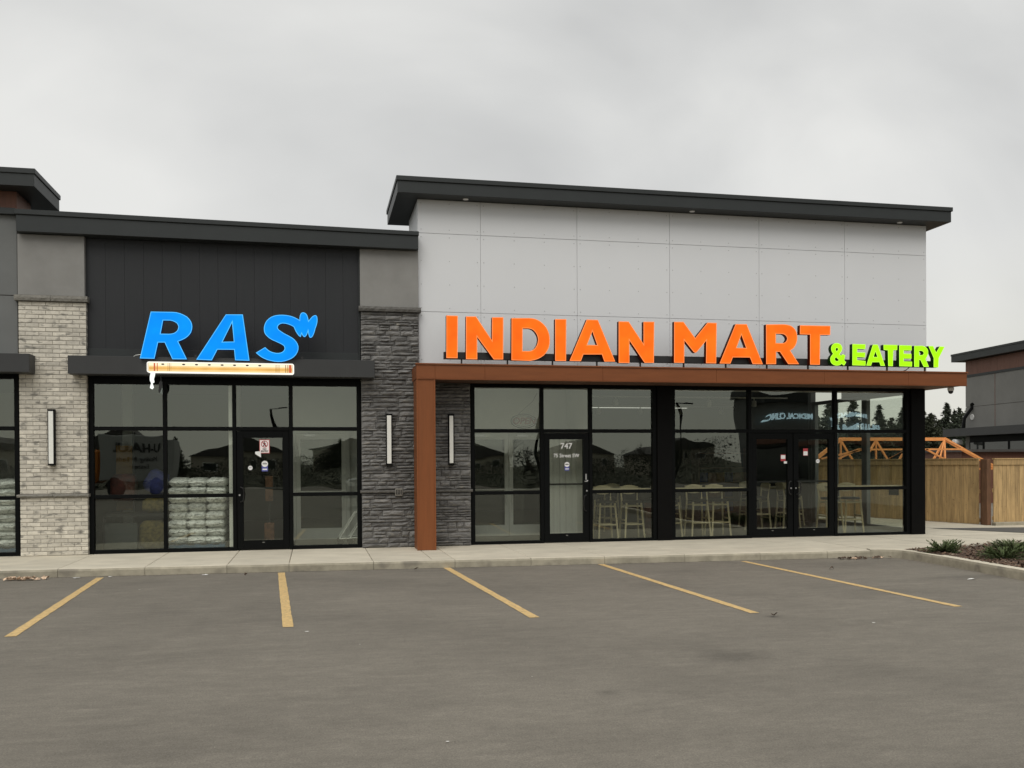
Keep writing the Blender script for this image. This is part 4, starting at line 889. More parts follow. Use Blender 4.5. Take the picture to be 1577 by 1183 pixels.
text('lettering', os_, 'OPEN', 3.86, .10, 2.42, .17, M_neonr, shear=.2, ext=.006, bold=.004)
bm = bmesh.new(); tube(bm, [(3.75, .15, 2.54), (4.05, .16, 2.80), (4.13, .17, 2.95)], .003); obj('cord', bm, M_blk, os_)

# ---------------------------------------------------------------- things inside the shops
def make_pallet_load(cx, x0, x1, y0, y1, label_p, label_b, group, layers, z0=.131):
    p = empty('pallet', ((x0 + x1) / 2, (y0 + y1) / 2, z0), label_p, 'pallet')
    for k in range(5): bx('deck_board', p, M_pallet, x0 + k * (x1 - x0 - .1) / 4, x0 + k * (x1 - x0 - .1) / 4 + .1, y0, y1, z0 + .09, z0 + .105)
    for y in (y0, (y0 + y1) / 2 - .04, y1 - .08): bx('runner', p, M_pallet, x0, x1, y, y + .08, z0, z0 + .088)
    r = random.Random(int(cx * 10)); w = (x1 - x0) / 3; h = .145
    meshes = []
    for i in range(5):
        bm = bmesh.new(); bmesh.ops.create_cube(bm, size=1.0); bmesh.ops.subdivide_edges(bm, edges=bm.edges[:], cuts=7, use_grid_fill=True)
        for v in bm.verts:
            x, y, z = v.co
            e_ = (abs(x) * 2) ** 4
            v.co.z = z * (1 - .45 * max((abs(x) * 2) ** 5, (abs(y) * 2) ** 6)) + .10 * mnoise.noise(Vector((x * 3 + i * 7, y * 3, z * 2))) + .09 * mnoise.noise(Vector((x * 9 + i * 7, y * 9, z * 5)))
            v.co.x = x * (1 - .06 * (abs(z) * 2)) + .025 * mnoise.noise(Vector((z * 4, y * 5, i * 3)))
            v.co.y = y * (1 - .07 * (abs(z) * 2) ** 2) + .05 * mnoise.noise(Vector((x * 7, z * 6, i * 5)))
        me = bpy.data.meshes.new('bag'); bm.to_mesh(me); bm.free(); me.materials.append(M_bag); me.polygons.foreach_set('use_smooth', [True] * len(me.polygons)); meshes.append(me)
    for L in range(layers):
        z = z0 + .105 + h * (L + .5)
        n = 3
        ww = (x1 - x0) / n
        for k in range(n):
            o = bpy.data.objects.new('bag', r.choice(meshes)); COL.objects.link(o)
            o.location = (x0 + (k + .5) * ww + r.uniform(-.012, .012), (y0 + y1) / 2 + r.uniform(-.02, .02), z)
            o.scale = (ww * 1.04, (y1 - y0) * r.uniform(.96, 1.03), h * 1.16); o.rotation_euler = (0, r.uniform(-.02, .02), r.uniform(-.03, .03))
            tag(o, label_b, 'bag', group)
make_pallet_load(1, -2.50, -1.56, .16, .96, 'blue pallet under white bags behind the second window from the brick pier', 'white woven bag stacked in the pallet load behind the second window from the brick pier', 'white bags on the middle shop pallet', 8)
make_pallet_load(2, -5.95, -4.98, .30, 1.10, 'blue pallet under white bags at the photo left edge', 'white woven bag stacked in the pallet load at the photo left edge', 'white bags on the left edge pallet', 8)
def sack(x, y, z, w, d, h, m, label, rz=0, lean=0, name='sack'):
    bm = bmesh.new(); bmesh.ops.create_cube(bm, size=1.0); bmesh.ops.subdivide_edges(bm, edges=bm.edges[:], cuts=5, use_grid_fill=True)
    for v in bm.verts:
        X, Y, Z = v.co; k = 1 - .35 * (abs(Z) * 2) ** 4
        v.co = Vector((X * k * w, Y * k * d, Z * h)) + .05 * w * Vector((mnoise.noise(v.co * 5), mnoise.noise(v.co * 4 + Vector((5, 5, 5))), 0))
    bmesh.ops.rotate(bm, verts=bm.verts, matrix=Matrix.Rotation(lean, 3, 'Y'))
    bmesh.ops.translate(bm, verts=bm.verts, vec=(x, y, z + h / 2))
    o = obj(name, bm, m, smooth=True, origin=(x, y, z)); tag(o, label, 'sack'); return o
M_sy = mat('yellow_net_sack', (.11, .085, .02), .8, var=.6, vscale=18, coords='World', bump=.8, bscale=30); M_sb = mat('blue_printed_sack', (.015, .022, .12), .6, var=.6, vscale=9, coords='World'); M_sr = mat('red_printed_sack', (.10, .02, .012), .6, var=.5, vscale=9, coords='World'); M_so = mat('amber_carton', (.20, .11, .02), .7, var=.2, vscale=4, coords='World')
sack(-2.82, .62, .131, .44, .35, .52, M_sy, 'yellow net sack on the floor behind the first window of the middle shop')
sack(-2.80, .75, .78, .42, .3, .26, M_sy, 'yellow sack lying on the dark shelf behind the first window')
sack(-2.78, .75, 1.12, .36, .3, .42, M_sb, 'blue printed sack on top of the yellow one behind the first window', lean=.5)
sack(-3.40, 1.1, .98, .42, .35, .50, M_sr, 'red printed sack behind the first window beside the brick pier')
sh = empty('display_shelf', (-3.1, .8, .131), 'low dark display shelf holding sacks behind the first window', 'shelf')
bx('shelf_board', sh, M_blk, -3.62, -2.58, .45, 1.3, .72, .775); bx('side_panel', sh, M_blk, -3.64, -3.60, .45, 1.3, .131, .77); bx('side_panel', sh, M_blk, -2.60, -2.56, .95, 1.3, .131, .72)
bx('crate_front', sh, mat('grey_tub', (.03, .038, .036), .6), -3.58, -3.05, .35, .44, .131, .62)
bx('back_panel', sh, M_so, -3.58, -3.30, 1.32, 1.36, .80, 2.0)
dsp = empty('display_stand', (-.84, .9, .131), 'narrow brown printed display stand seen through the left shop door', 'display stand')
M_brn = mat('brown_carton', (.19, .085, .04), .8, var=.5, vscale=14, coords='World')
bx('panel', dsp, M_brn, -.90, -.76, .88, .94, .95, 1.42, .01); bx('pole', dsp, M_blk, -.845, -.815, .90, .93, .5, .95); bx('foot', dsp, M_brn, -.92, -.74, .84, .98, .131, .55, .01)
# shopping carts, handles towards the glass
def cart(x, y, rz, label):
    t = empty('shopping_cart', (x, y, .131), label, 'shopping cart', rz=rz)
    bm = bmesh.new()
    for q in (-1, 1): tube(bm, [(q * .22, .42, .13), (q * .21, .12, .60), (q * .24, -.45, .70), (q * .26, -.5, 1.0)], .014); tube(bm, [(q * .22, .42, .13), (q * .27, -.42, .16), (q * .24, -.30, .66)], .012)
    obj('frame', bm, M_alu, t)
    bm = bmesh.new(); tube(bm, [(-.28, -.52, 1.0), (.28, -.52, 1.0)], .018); obj('handle', bm, M_blk, t)
    bm = bmesh.new()
    for k in range(7):
        zz = .45 + k * .08; q = k / 6
        tube(bm, [(-.24 - .02 * q, -.42, zz + .2), (-.17 - .03 * q, .02, zz + .2), (.17 + .03 * q, .02, zz + .2), (.24 + .02 * q, -.42, zz + .2)], .004, seg=4)
    for k in range(9): tube(bm, [(-.17 + k * .0425, .02, .65), (-.20 + k * .05, .03, 1.13)], .004, seg=4)
    obj('basket', bm, M_silver, t)
    for sx in (-.25, .25):
        for sy in (-.40, .40):
            bm = bmesh.new(); tube(bm, [(sx - .015, sy, .062), (sx + .015, sy, .062)], .06, seg=14); obj('wheel', bm, M_rubber, t)
    return t
cart(.86, .62, math.pi / 2, 'wire shopping cart in the left shop vestibule nearer the door')
cart(1.05, .66, math.pi / 2, 'wire shopping cart in the left shop vestibule nearer the stone pier')

# window counters and bar stools
for a, b, lab in ((5.17, 6.40, 'pale counter ledge behind the single window right of door 747'), (6.79, 8.34, 'pale counter ledge behind the window left of the double door'), (10.30, 11.85, 'pale counter ledge behind the last window beside the corner post')):
    t = empty('window_counter', ((a + b) / 2, .25, .131), lab, 'counter')
    bx('top', t, M_stool, a, b, .10, .46, 1.085, 1.125, .004)
    for x in (a + .1, b - .1): bx('bracket', t, M_blk, x - .015, x + .015, .10, .40, .92, 1.083)
def make_stool():
    t = empty('bar_stool', (0, 0, .131)); ORG[t.name] = Vector((0, 0, 0)); t.location = (0, 0, 0)
    bm = bmesh.new(); lathe(bm, [(.17, .70), (.195, .712), (.195, .735), (.17, .748)], 0, 0, 20); obj('seat', bm, M_blk, t)
    for sx in (-1, 1):
        bm = bmesh.new(); tube(bm, [(sx * .15, .14, .70), (sx * .20, .20, 0)], .023, .018); obj('leg', bm, M_stool, t)
        bm = bmesh.new(); tube(bm, [(sx * .20, -.21, 0), (sx * .16, -.16, .72), (sx * .17, -.20, 1.02)], .020, .021); obj('leg', bm, M_stool, t)
    bm = bmesh.new()
    for (a, b) in (((-.18, .175, .28), (.18, .175, .28)), ((-.18, -.185, .28), (.18, -.185, .28)), ((-.185, -.185, .36), (-.185, .175, .36)), ((.185, -.185, .36), (.185, .175, .36)), ((-.16, .15, .64), (.16, .15, .64)), ((-.165, -.165, .64), (.165, -.165, .64))): tube(bm, [a, b], .017)
    obj('footrest', bm, M_stool, t)
    # rounded backrest paddle, gently bent
    bm = bmesh.new(); n = 14; P = []
    for i in range(n):
        a = 2 * math.pi * i / n; x = .20 * math.cos(a); z = .955 + .095 * math.sin(a)
        P.append((x, z))
    A = [bm.verts.new((x, -.215 + .5 * x * x, z)) for x, z in P]; B = [bm.verts.new((x, -.193 + .5 * x * x, z)) for x, z in P]
    bm.faces.new(A); bm.faces.new(list(reversed(B)))
    for i in range(n): j = (i + 1) % n; bm.faces.new((A[j], A[i], B[i], B[j]))
    obj('backrest', bm, M_stool, t)
    return t
stool0 = make_stool(); used = False
ST = [(5.62, .62, 3.14, 'first bar stool behind the window right of door 747'), (6.17, .62, 3.10, 'second bar stool behind the window right of door 747, nearer the wide black post'),
      (6.98, .70, 3.2, 'bar stool half hidden by the wide black post'), (7.58, .66, 3.14, 'middle bar stool behind the window left of the double door'), (8.02, .66, 3.10, 'bar stool behind the window left of the double door, nearest the door'),
      (10.55, .68, 3.14, 'left bar stool under the counter beside the corner post'), (11.02, .68, 3.0, 'right bar stool under the counter beside the corner post'),
      (9.45, 1.75, 1.6, 'bar stool turned sideways seen through the left leaf of the double door'), (10.25, 1.9, -1.6, 'bar stool turned sideways seen through the right leaf of the double door'),
      (9.85, 2.9, 3.1, 'farther bar stool behind the left leaf of the double door'), (10.9, 2.9, 3.1, 'farther bar stool behind the right leaf of the double door'),
      (6.3, 2.6, .2, 'bar stool at the round table behind the window right of door 747'), (7.5, 2.6, -.3, 'bar stool at the tall round table behind the window left of the double door'), (8.3, 3.9, 3.3, 'bar stool deepest in the room behind the window left of the double door')]
for i, (x, y, rz, lab) in enumerate(ST):
    o = stool0 if i == 0 else copy_tree(stool0)
    o.location = (x, y, .131); o.rotation_euler = (0, 0, rz); tag(o, lab, 'bar stool', 'wooden bar stools with black seats in the right shop')
for x, y, lab in ((6.9, 3.2, 'tall round table left of the double door'), (10.4, 2.45, 'tall table between the stools behind the double door')):
    t = empty('bar_table', (x, y, .131), lab, 'table')
    bm = bmesh.new(); lathe(bm, [(.36, 1.02), (.38, 1.03), (.38, 1.055), (.36, 1.06)], x, y, 28); obj('tabletop', bm, M_stool, t)
    bm = bmesh.new(); lathe(bm, [(.03, .16), (.03, 1.019)], x, y, 12); obj('leg', bm, M_blk, t)
    bm = bmesh.new(); lathe(bm, [(.25, .132), (.25, .15), (.04, .17)], x, y, 24); obj('base', bm, M_blk, t)
rb_ = empty('trash_bin', (6.62, .75, .131), 'small dark red bin beside the wide black post inside the right shop', 'bin')
bm = bmesh.new(); lathe(bm, [(.15, .132), (.17, .8)], 6.85, 1.3, 18); obj('body', bm, M_sr, rb_); bm = bmesh.new(); lathe(bm, [(.175, .801), (.175, .83), (.10, .87)], 6.85, 1.3, 18); obj('lid', bm, M_blk, rb_)
shf = empty('grocery_shelf', (10.9, 5.5, .131), 'dark grocery shelf with blue cartons deep behind the double door', 'shelf')
for z in (.25, .65, 1.05, 1.45, 1.85): bx('shelf_board', shf, M_soffit, 10.2, 11.7, 6.6, 7.1, z, z + .03)
for x in (10.17, 11.71): bx('side_panel', shf, M_soffit, x, x + .03, 6.6, 7.1, .131, 2.0)
for k in range(18): bx('carton', shf, (MATS['blue_printed_sack'], M_brn, M_so)[k % 3], 10.22 + (k % 6) * .245, 10.44 + (k % 6) * .245, 6.62, 6.9, (.281, .681, 1.081)[k // 6], (.281, .681, 1.081)[k // 6] + .26)
for yy, zz, lab, gg in ((4.4, 3.20, 'front track of white spotlights on the ceiling of the right shop', 0), (7.4, 3.16, 'rear track of white spotlights on the ceiling of the right shop', 1)):
    t = empty('track_light', (8, yy, zz), lab, 'track light')
    bx('rail', t, M_white, 5.3, 11.6, yy - .015, yy + .015, zz, zz + .03)
    for x in (5.9, 7.1, 8.3, 9.5, 10.7):
        x += .5 * gg
        bm = bmesh.new(); lathe(bm, [(.045, zz - .20), (.06, zz - .19), (.05, zz - .06), (.015, zz - .04), (.012, zz)], x, yy, 14); obj('spotlight', bm, M_white, t)

# ---------------------------------------------------------------- fence, post, timber roof frame behind the corner
def fence(a, b, z0, z1, label, seed, bw=.118, face_rail=True):
    t = empty('wooden_fence', (a[0], a[1], z0), label, 'fence')
    a, b = Vector(a), Vector(b); d = (b - a); L = d.length; d.normalize(); ang = math.atan2(d.y, d.x); r = random.Random(seed); nn = Vector((d.y, -d.x))
    bm = bmesh.new(); box(bm, -.5, .5, -.5, .5, -.5, .5, .0); me = bpy.data.meshes.new('board'); bm.to_mesh(me); bm.free(); me.materials.append(M_fence)
    s = 0; 
    while s < L - .03:
        w = min(bw * r.uniform(.93, 1.06), L - s); c = a + d * (s + w / 2)
        inst('board', me, t, (c.x, c.y, (z0 + z1 - .03) / 2 + r.uniform(-.003, .003)), (0, 0, ang), (w - .006, .018 + r.uniform(0, .010), z1 - z0 - .03)); s += w
    for zz, off in ((z1 - .075, .022), (z0 + .09, -.03), ((z0 + z1) / 2, -.03)):
        if off < 0: off = -.032
        c = a + d * (L / 2) + nn * off
        inst('rail', me, t, (c.x, c.y, zz), (0, 0, ang), (L, .024, .14 if zz > z1 - .1 else .09))
    c = a + d * (L / 2); inst('cap', me, t, (c.x, c.y, z1 - .002), (0, 0, ang), (L, .10, .026))
    return t
fence((13.52, 9.0), (15.27, 2.12), .13, 1.672, 'long brown cedar fence running back behind the black corner post', 5)
fence((15.36, 1.76), (21.5, 2.0), .20, 1.668, 'lighter cedar fence section at the right edge, facing the lot', 6)
t = empty('fence_post', (15.3, 1.95, .12), 'dark red brown post between the two cedar fence sections', 'fence post')
bx('post', t, M_fence2, 15.225, 15.335, 1.80, 1.98, .124, 1.66, .006)
bx('post', t, M_fence2, 15.285, 15.32, 2.0, 2.10, .124, 1.66, .004)
bx('footing', t, M_curb, 15.345, 21.5, 1.66, 1.80, .10, .20, .01)
rf_ = empty('timber_roof_frame', (15, 5, 1.5), 'open frame of fresh orange roof trusses standing behind the cedar fence', 'roof frame')
def member(a, b, w=.04, h=.05, p=rf_):
    bm = bmesh.new(); beam(bm, a, b, w, h); return obj('truss_timber', bm, M_truss, p)
for yy, zt_ in ((8.5, 2.285), (9.4, 2.33)):
    D_ = yy + 17; X0, XA, XB, X1 = .560 * D_, .611 * D_, .7508 * D_, .824 * D_; zb_ = 1.36
    member((XA, yy, zt_), (XB, yy, zt_), .04, .08); member((X0, yy, zb_), (XA, yy, zt_), .04, .10); member((XB, yy, zt_), (X1, yy, zb_), .04, .10); member((X0, yy, zb_), (X1, yy, zb_))
    n_ = 6
    for q in range(n_ + 1):
        xm = XA + (XB - XA) * q / n_
        if q % 2 == 0: member((xm, yy, zb_), (xm, yy, zt_ - .03))
        if q < n_: member((xm, yy, zb_ if q % 2 else zt_ - .04), (xm + (XB - XA) / n_, yy, zt_ - .04 if q % 2 else zb_))
yy = 7.7; D_ = yy + 17
for a_, b_ in (((.634, 1.97), (.776, 1.97)), ((.776, 1.97), (.824, 1.42)), ((.634, 1.97), (.58, 1.42)), ((.725, 1.97), (.765, 1.50)), ((.66, 1.5), (.70, 1.97)), ((.585, 1.70), (.64, 1.97)), ((.70, 1.97), (.66, 1.5))):
    member((a_[0] * D_, yy, a_[1]), (b_[0] * D_, yy, b_[1]))
for sl in (.742, .752):
    member((sl * 24.7, 7.7, 1.50), (.7508 * 25.5, 8.5, 2.27)); 
member((.776 * 24.7, 7.7, 1.98), (.7508 * 25.5, 8.5, 2.28)); member((.7508 * 25.5, 8.5, 2.28), (.7508 * 26.4, 9.4, 2.33)); member((.611 * 25.5, 8.5, 2.28), (.611 * 26.4, 9.4, 2.33)); member((.822 * 24.7, 7.7, 1.42), (.822 * 26.4, 9.4, 1.42))
for x in (15.2, 19.9): bx('post', rf_, M_truss, x - .06, x + .06, 8.55, 8.67, .0, 1.34)

# ---------------------------------------------------------------- commercial building on the right
ub = empty('commercial_building', (31.5, 23.5, 0), 'grey panelled commercial building with brown band and black roof edge at the right edge', 'building', rz=0)
wd = Vector((-.55, -5.74, 0)).normalized();      # the wall heads towards the camera, drifting left
wn_ = Vector((wd.y, -wd.x, 0))
if wn_.x > 0: wn_ = -wn_
wo = Vector((31.75, 23.7, 0))
def ubox(name, m, s0, s1, d0, d1, z0, z1, parent=ub):
    """s along the wall from its far end, d outwards from the wall face"""
    bm = bmesh.new(); v = box(bm, s0, s1, d0, d1, z0, z1)
    for q in v: p = wo + wd * q.co.x + wn_ * q.co.y; q.co = Vector((p.x, p.y, q.co.z))
    bmesh.ops.recalc_face_normals(bm, faces=bm.faces[:])
    return obj(name, bm, m, parent)
wc = ubox('wall_core', M_joint, .04, 30, -9, -.03, 0, 6.55)
for s0, s1 in ((0, 2.32), (2.34, 4.9), (4.92, 7.5), (7.52, 10.1), (10.12, 14)):
    for z0, z1 in ((2.9, 4.26), (4.28, 5.74)): ubox('wall_panel', M_sgrey, s0, s1, -.03, 0, z0, z1)
ubox('band_trim', M_flash, 0, 14, -.03, .03, 5.745, 5.86)
for k in range(28): ubox('brown_siding_board', M_wood2, k * .5 + .004, k * .5 + .496, -.03, .0, 5.865, 6.54)
rfx = ubox('roof_cap', M_flash, -.55, 30, -9.4, .42, 6.56, 6.86); ubox('roof_edge', M_flash, -.57, 30, -9.4, .44, 6.862, 6.95, rfx)
ubox('canopy', M_canopy, -.75, 14, .01, .75, 2.82, 3.20)
ubox('window_head', M_frame, .35, 14, -.03, .02, 2.55, 2.815); ubox('wall_panel', M_sgrey, 0, .34, -.03, 0, .6, 2.815)
for s0, s1 in ((.45, 1.5), (1.6, 3.4), (3.5, 5.3), (5.4, 7.2), (7.3, 9.0)):
    fr = ubox('window_frame', M_frame, s0 - .1, s1, -.02, .03, 1.1, 2.56); ubox('pane', M_dkglass, s0, s1 - .08, .031, .04, 1.2, 2.5, fr)
ubox('lower_wall', M_sgrey, 0, 14, -.03, 0, 0, 1.09)
ubox('vertical_seam', M_wood2, 2.315, 2.345, -.01, .008, 2.9, 5.74)
for s, z, lab in ((.25, 2.42, 'white bullet camera under the canopy of the grey building at the right'),):
    p = wo + wd * s + wn_ * .55; t = empty('security_camera', (p.x, p.y, z), lab, 'security camera')
    bm = bmesh.new(); tube(bm, [(p.x - .25, p.y, z + .10), (p.x + .15, p.y, z + .12)], .16, .13, seg=14); obj('body', bm, M_white, t); bm = bmesh.new(); tube(bm, [(p.x, p.y, z), (p.x, p.y, z - .25)], .05); obj('bracket', bm, M_white, t)
p = wo + wd * .6 + wn_ * .3
lm = empty('gooseneck_lamp', (p.x, p.y, 3.16), 'dark angled lamp with cable on the canopy of the grey building', 'lamp')
bm = bmesh.new(); tube(bm, [(p.x - .25, p.y, 3.16), (p.x - .15, p.y, 3.7), (p.x + .25, p.y, 4.2), (p.x + .45, p.y, 4.35)], .08); tube(bm, [(p.x + .3, p.y, 4.3), (p.x + .75, p.y, 4.45)], .17, .12); obj('arm', bm, M_frame, lm)
bm = bmesh.new(); tube(bm, [(p.x + .25, p.y, 3.75), (p.x + .55, p.y, 3.8)], .14); obj('lamp_head', bm, M_white, lm)
nb2 = empty('storage_shed', (24, 14, 0), 'low dark red shed wall glimpsed through the timber roof frame', 'shed')
bx('wall', nb2, M_wood2, 24, 29.5, 14, 17, 0, 1.95); bx('roof', nb2, M_shing, 23.8, 29.7, 13.8, 17.2, 1.951, 2.05)

# ---------------------------------------------------------------- vegetation
def conifer_mesh(seed, H, m, spread=.25, kind='spruce'):
    r = random.Random(seed); bm = bmesh.new()
    z = H * .06; verts_f = 0
    while z < H * .985:
        t = z / H; R = H * spread * ((1 - t) ** .85) * r.uniform(.8, 1.15) + .06
        nb_ = max(6, int(20 * (1 - t) + 5))
        for k in range(nb_):
            a = r.uniform(0, 2 * math.pi); L = R * r.uniform(.55, 1.1); droop = r.uniform(-.25, .05) if kind == 'spruce' else r.uniform(-.05, .35)
            ns = max(3, int(L / (H * .018)))
            for q in range(ns):
                u = (q + .5) / ns; c = Vector((math.cos(a) * L * u, math.sin(a) * L * u, z + droop * L * u + r.uniform(-.02, .02) * H * .4))
                s = H * .042 * (1.15 - .35 * u) * r.uniform(.6, 1.3)
                for w in range(4):
                    d1 = Vector((r.uniform(-1, 1), r.uniform(-1, 1), r.uniform(-.9, .35))).normalized() * s
                    d2 = Vector((r.uniform(-1, 1), r.uniform(-1, 1), r.uniform(-.3, .3))).normalized() * s * .35
                    bm.faces.new([bm.verts.new(c + p) for p in (-d2, d1, d2)])
        z += H * (.022 + .012 * r.random())
    me = bpy.data.meshes.new('crown'); bm.to_mesh(me); bm.free(); me.materials.append(m)
    bm = bmesh.new(); tube(bm, [(0, 0, 0), (0, 0, H * .5), (0, 0, H * .99)], H * .018, H * .002, seg=7)
    mt = bpy.data.meshes.new('trunk'); bm.to_mesh(mt); bm.free(); mt.materials.append(M_bark)
    return me, mt
CONS = [conifer_mesh(1, 8, M_con, .40), conifer_mesh(2, 8, M_con, .32), conifer_mesh(3, 8, M_con2, .55, 'pine'), conifer_mesh(4, 8, M_con, .50), conifer_mesh(5, 8, M_con2, .62, 'pine')]
rt = random.Random(9)
def plant_conifer(x, y, h, kind, label, group, rz=None):
    me, mt = CONS[kind]; t = empty('conifer_tree', (x, y, 0), label, 'tree', group)
    t.scale = (h / 8, h / 8, h / 8); t.rotation_euler = (0, 0, rt.uniform(0, 6.28))
    for nme, q in (('crown', me), ('trunk', mt)):
        o = bpy.data.objects.new(nme, q); COL.objects.link(o); o.parent = t
# spots are (bearing slope x/(y+17), distance, height)
# direction slopes were surveyed from the photo, then pushed back to a row of trees about 75-95 m away
import itertools
spots = [(.595, 84, 7.6, 0), (.612, 96, 6.6, 3), (.627, 88, 8.6, 1), (.645, 90, 6.0, 3), (.662, 84, 7.3, 0), (.679, 92, 6.4, 4), (.694, 86, 7.2, 3), (.709, 84, 8.4, 0), (.722, 90, 7.0, 4), (.733, 82, 6.5, 2), (.744, 92, 6.2, 4), (.754, 84, 7.55, 0), (.765, 80, 6.6, 1), (.772, 88, 7.3, 3), (.784, 84, 7.0, 2), (.795, 90, 7.2, 0), (.808, 86, 6.6, 3), (.58, 90, 6.4, 4), (.56, 86, 7.2, 0)]
for s, dist, h, k in spots:
    plant_conifer(s * dist, dist - 17, h, k, ('dark pointed spruce in the tree row behind the timber roof frame', 'slim dark spruce ' + ('in the left half' if s < .7 else 'near the grey building') + ' of the tree row behind the fence', 'rounded green pine in the tree row behind the timber roof frame', 'broad dark spruce in the tree row behind the timber roof frame', 'wide rounded pine in the tree row behind the timber roof frame')[k], 'trees beyond the cedar fence')
bm = bmesh.new(); rr = random.Random(4)
for _ in range(16000):
    s = rr.uniform(.52, .84); dd = rr.uniform(96, 104); x = s * dd; y = dd - 17; z = rr.uniform(0, 5.2) * (1 - .25 * abs(mnoise.noise(Vector((x * .3, 0, 0))))); c = Vector((x, y, z)); sz = rr.uniform(.2, .55)
    bm.faces.new([bm.verts.new(c + Vector((rr.uniform(-1, 1), rr.uniform(-1, 1), rr.uniform(-1, 1))) * sz) for _k in range(3)])
obj('undergrowth', bm, M_con, kind='stuff', label='dark undergrowth filling the gaps below the distant conifers', cat='undergrowth')

def juniper(x, y, rad, h, seed, label):
    r = random.Random(seed); z0 = bed_z(x, y)
    t = empty('juniper_shrub', (x, y, z0), label, 'shrub', 'juniper shrubs in the planting bed')
    bs = bmesh.new(); bl = bmesh.new()
    for k in range(95):
        a = r.uniform(0, 6.283); el = r.uniform(.10, .95); L = rad * r.uniform(.6, 1.1) * (1.0 - .45 * max(0, el - .5))
        d = Vector((math.cos(a) * math.cos(el), math.sin(a) * math.cos(el), math.sin(el) * h / rad * 1.3)); P0 = Vector((x, y, z0))
        pts_ = [P0 + d * L * u + Vector((0, 0, -.10 * L * u * u)) for u in (0, .35, .7, 1)]
        tube(bs, pts_, .004, .0015, seg=4, cap=False)
        for q in range(34):
            u = r.uniform(.22, 1.03); c = P0 + d * L * u + Vector((0, 0, -.10 * L * u * u))
            dd = (d + Vector((r.uniform(-1, 1), r.uniform(-1, 1), r.uniform(-.5, 1))) * .62).normalized() * r.uniform(.022, .055); sd_ = dd.cross(Vector((r.uniform(-1, 1), r.uniform(-1, 1), 1))).normalized() * r.uniform(.004, .009)
            bl.faces.new([bl.verts.new(c + v_) for v_ in (-sd_, sd_, dd + sd_ * .3, dd - sd_ * .3)])
    obj('foliage', bl, M_juni, t); obj('stem', bs, M_bark, t)
juniper(9.95, -3.72, .34, .25, 1, 'small spiky juniper shrub nearest the building corner')
juniper(10.32, -4.62, .46, .25, 2, 'low wide juniper shrub near the kerb at the right edge of the planting bed')
juniper(11.05, -3.95, .42, .27, 3, 'juniper shrub at the back of the bed behind the low wide one')

# ---------------------------------------------------------------- litter on the lot
def litter(pts_, name, m, label, cat, group=None, s=.05, seed=0, z=.006, flat=1.0):
    r = random.Random(seed)
    for (x, y) in pts_:
        bm = bmesh.new(); n = 6; V_ = []
        for i in range(n):
            a = 2 * math.pi * i / n; rr_ = s * r.uniform(.5, 1.1); V_.append(bm.verts.new((x + rr_ * math.cos(a), y + rr_ * .6 * math.sin(a), z + r.uniform(0, .9) * s * flat)))
        c = bm.verts.new((x, y, z + r.uniform(.0, 1.0) * s * flat))
        for i in range(n): bm.faces.new((V_[i], V_[(i + 1) % n], c))
        obj(name, bm, m, origin=(x, y, 0), label=label, cat=cat, group=group)
rl = random.Random(12)
litter([(-4.05 + rl.uniform(-.26, .26), -2.56 + rl.uniform(-.07, .06)) for _ in range(26)], 'dry_leaf', M_leaf, 'curled dry leaf in the little pile against the kerb at the left edge', 'leaf', 'dry leaves piled at the left kerb', .058, 1)
litter([(9.0 + rl.uniform(-.5, .4), -2.98 - abs(rl.uniform(0, .12))) for _ in range(26)], 'dry_leaf', M_mulch, 'dark bark scrap in the heap where the kerb turns the corner', 'debris', 'bark scraps heaped at the kerb corner', .045, 2)
litter([(9.0 + rl.uniform(-.5, .4), -3.0 - abs(rl.uniform(0, .12))) for _ in range(10)], 'dry_leaf', M_leaf, 'pale dry leaf among the bark scraps where the kerb turns the corner', 'leaf', 'dry leaves at the kerb corner', .035, 3)
for i, (x, y, s_, lab) in enumerate([(-3.38, -2.52, .07, 'flat white paper scrap on asphalt just left of the first yellow line'), (-2.93, -2.47, .05, 'crumpled white scrap right of the top of the first yellow line'), (-1.60, -2.60, .07, 'flat white paper scrap by the kerb between the first two lines'),
      (-2.25, -4.08, .025, 'tiny white scrap between the first two yellow lines'), (-.09, -7.75, .04, 'white scrap just below the end of the second yellow line'), (.39, -8.5, .015, 'white speck between the second and third lines'),
      (8.77, -5.86, .09, 'white paper scrap lying beside the planter kerb at the right'), (5.49, -8.6, .03, 'small white scrap beyond the end of the fourth yellow line'), (1.61, -10.1, .012, 'white speck in the middle of the empty lot'), (.75, -11.6, .02, 'small white speck in the bottom foreground'), (9.75, -3.55 - .1, .0, '')]):
    if s_: litter([(x, y)], 'paper_scrap', M_paper, lab, 'litter', None, s_ * .75, 20 + i, flat=.25)
litter([(x, y) for x, y in ((4.72, -8.0), (-3.3, -6.6), (1.5, -2.75), (7.6, -4.3), (-1.0, -2.75))], 'bark_scrap', M_mulch, 'small dark scrap lying alone on the open asphalt', 'debris', 'dark scraps on the asphalt', .05, 40)
# fine grit along the foot of the kerb and over the lot
bm = bmesh.new(); rg = random.Random(5)
for _ in range(2200):
    if rg.random() < .55: x = rg.uniform(-6, 9.2); y = yc(x) - abs(rg.gauss(0, .05)) - .005
    else: x = rg.uniform(-8, 12); y = rg.uniform(-13.5, -2.7)
    if x > 9.2 and y < -2.5: continue
    s_ = rg.uniform(.002, .0055); c = Vector((x, y, .002))
    v4 = [bm.verts.new(c + Vector(p) * s_) for p in ((-1, -1, 0), (1, -.8, 0), (.1, 1, 0), (0, 0, 1.2))]
    for f in ((0, 1, 3), (1, 2, 3), (2, 0, 3)): bm.faces.new([v4[i] for i in f])
obj('grit', bm, mat('dull_grit', (.22, .20, .17), .9, var=.6, vscale=9, coords='World'), kind='stuff', label='fine grit scattered on the asphalt and along the kerb', cat='grit')

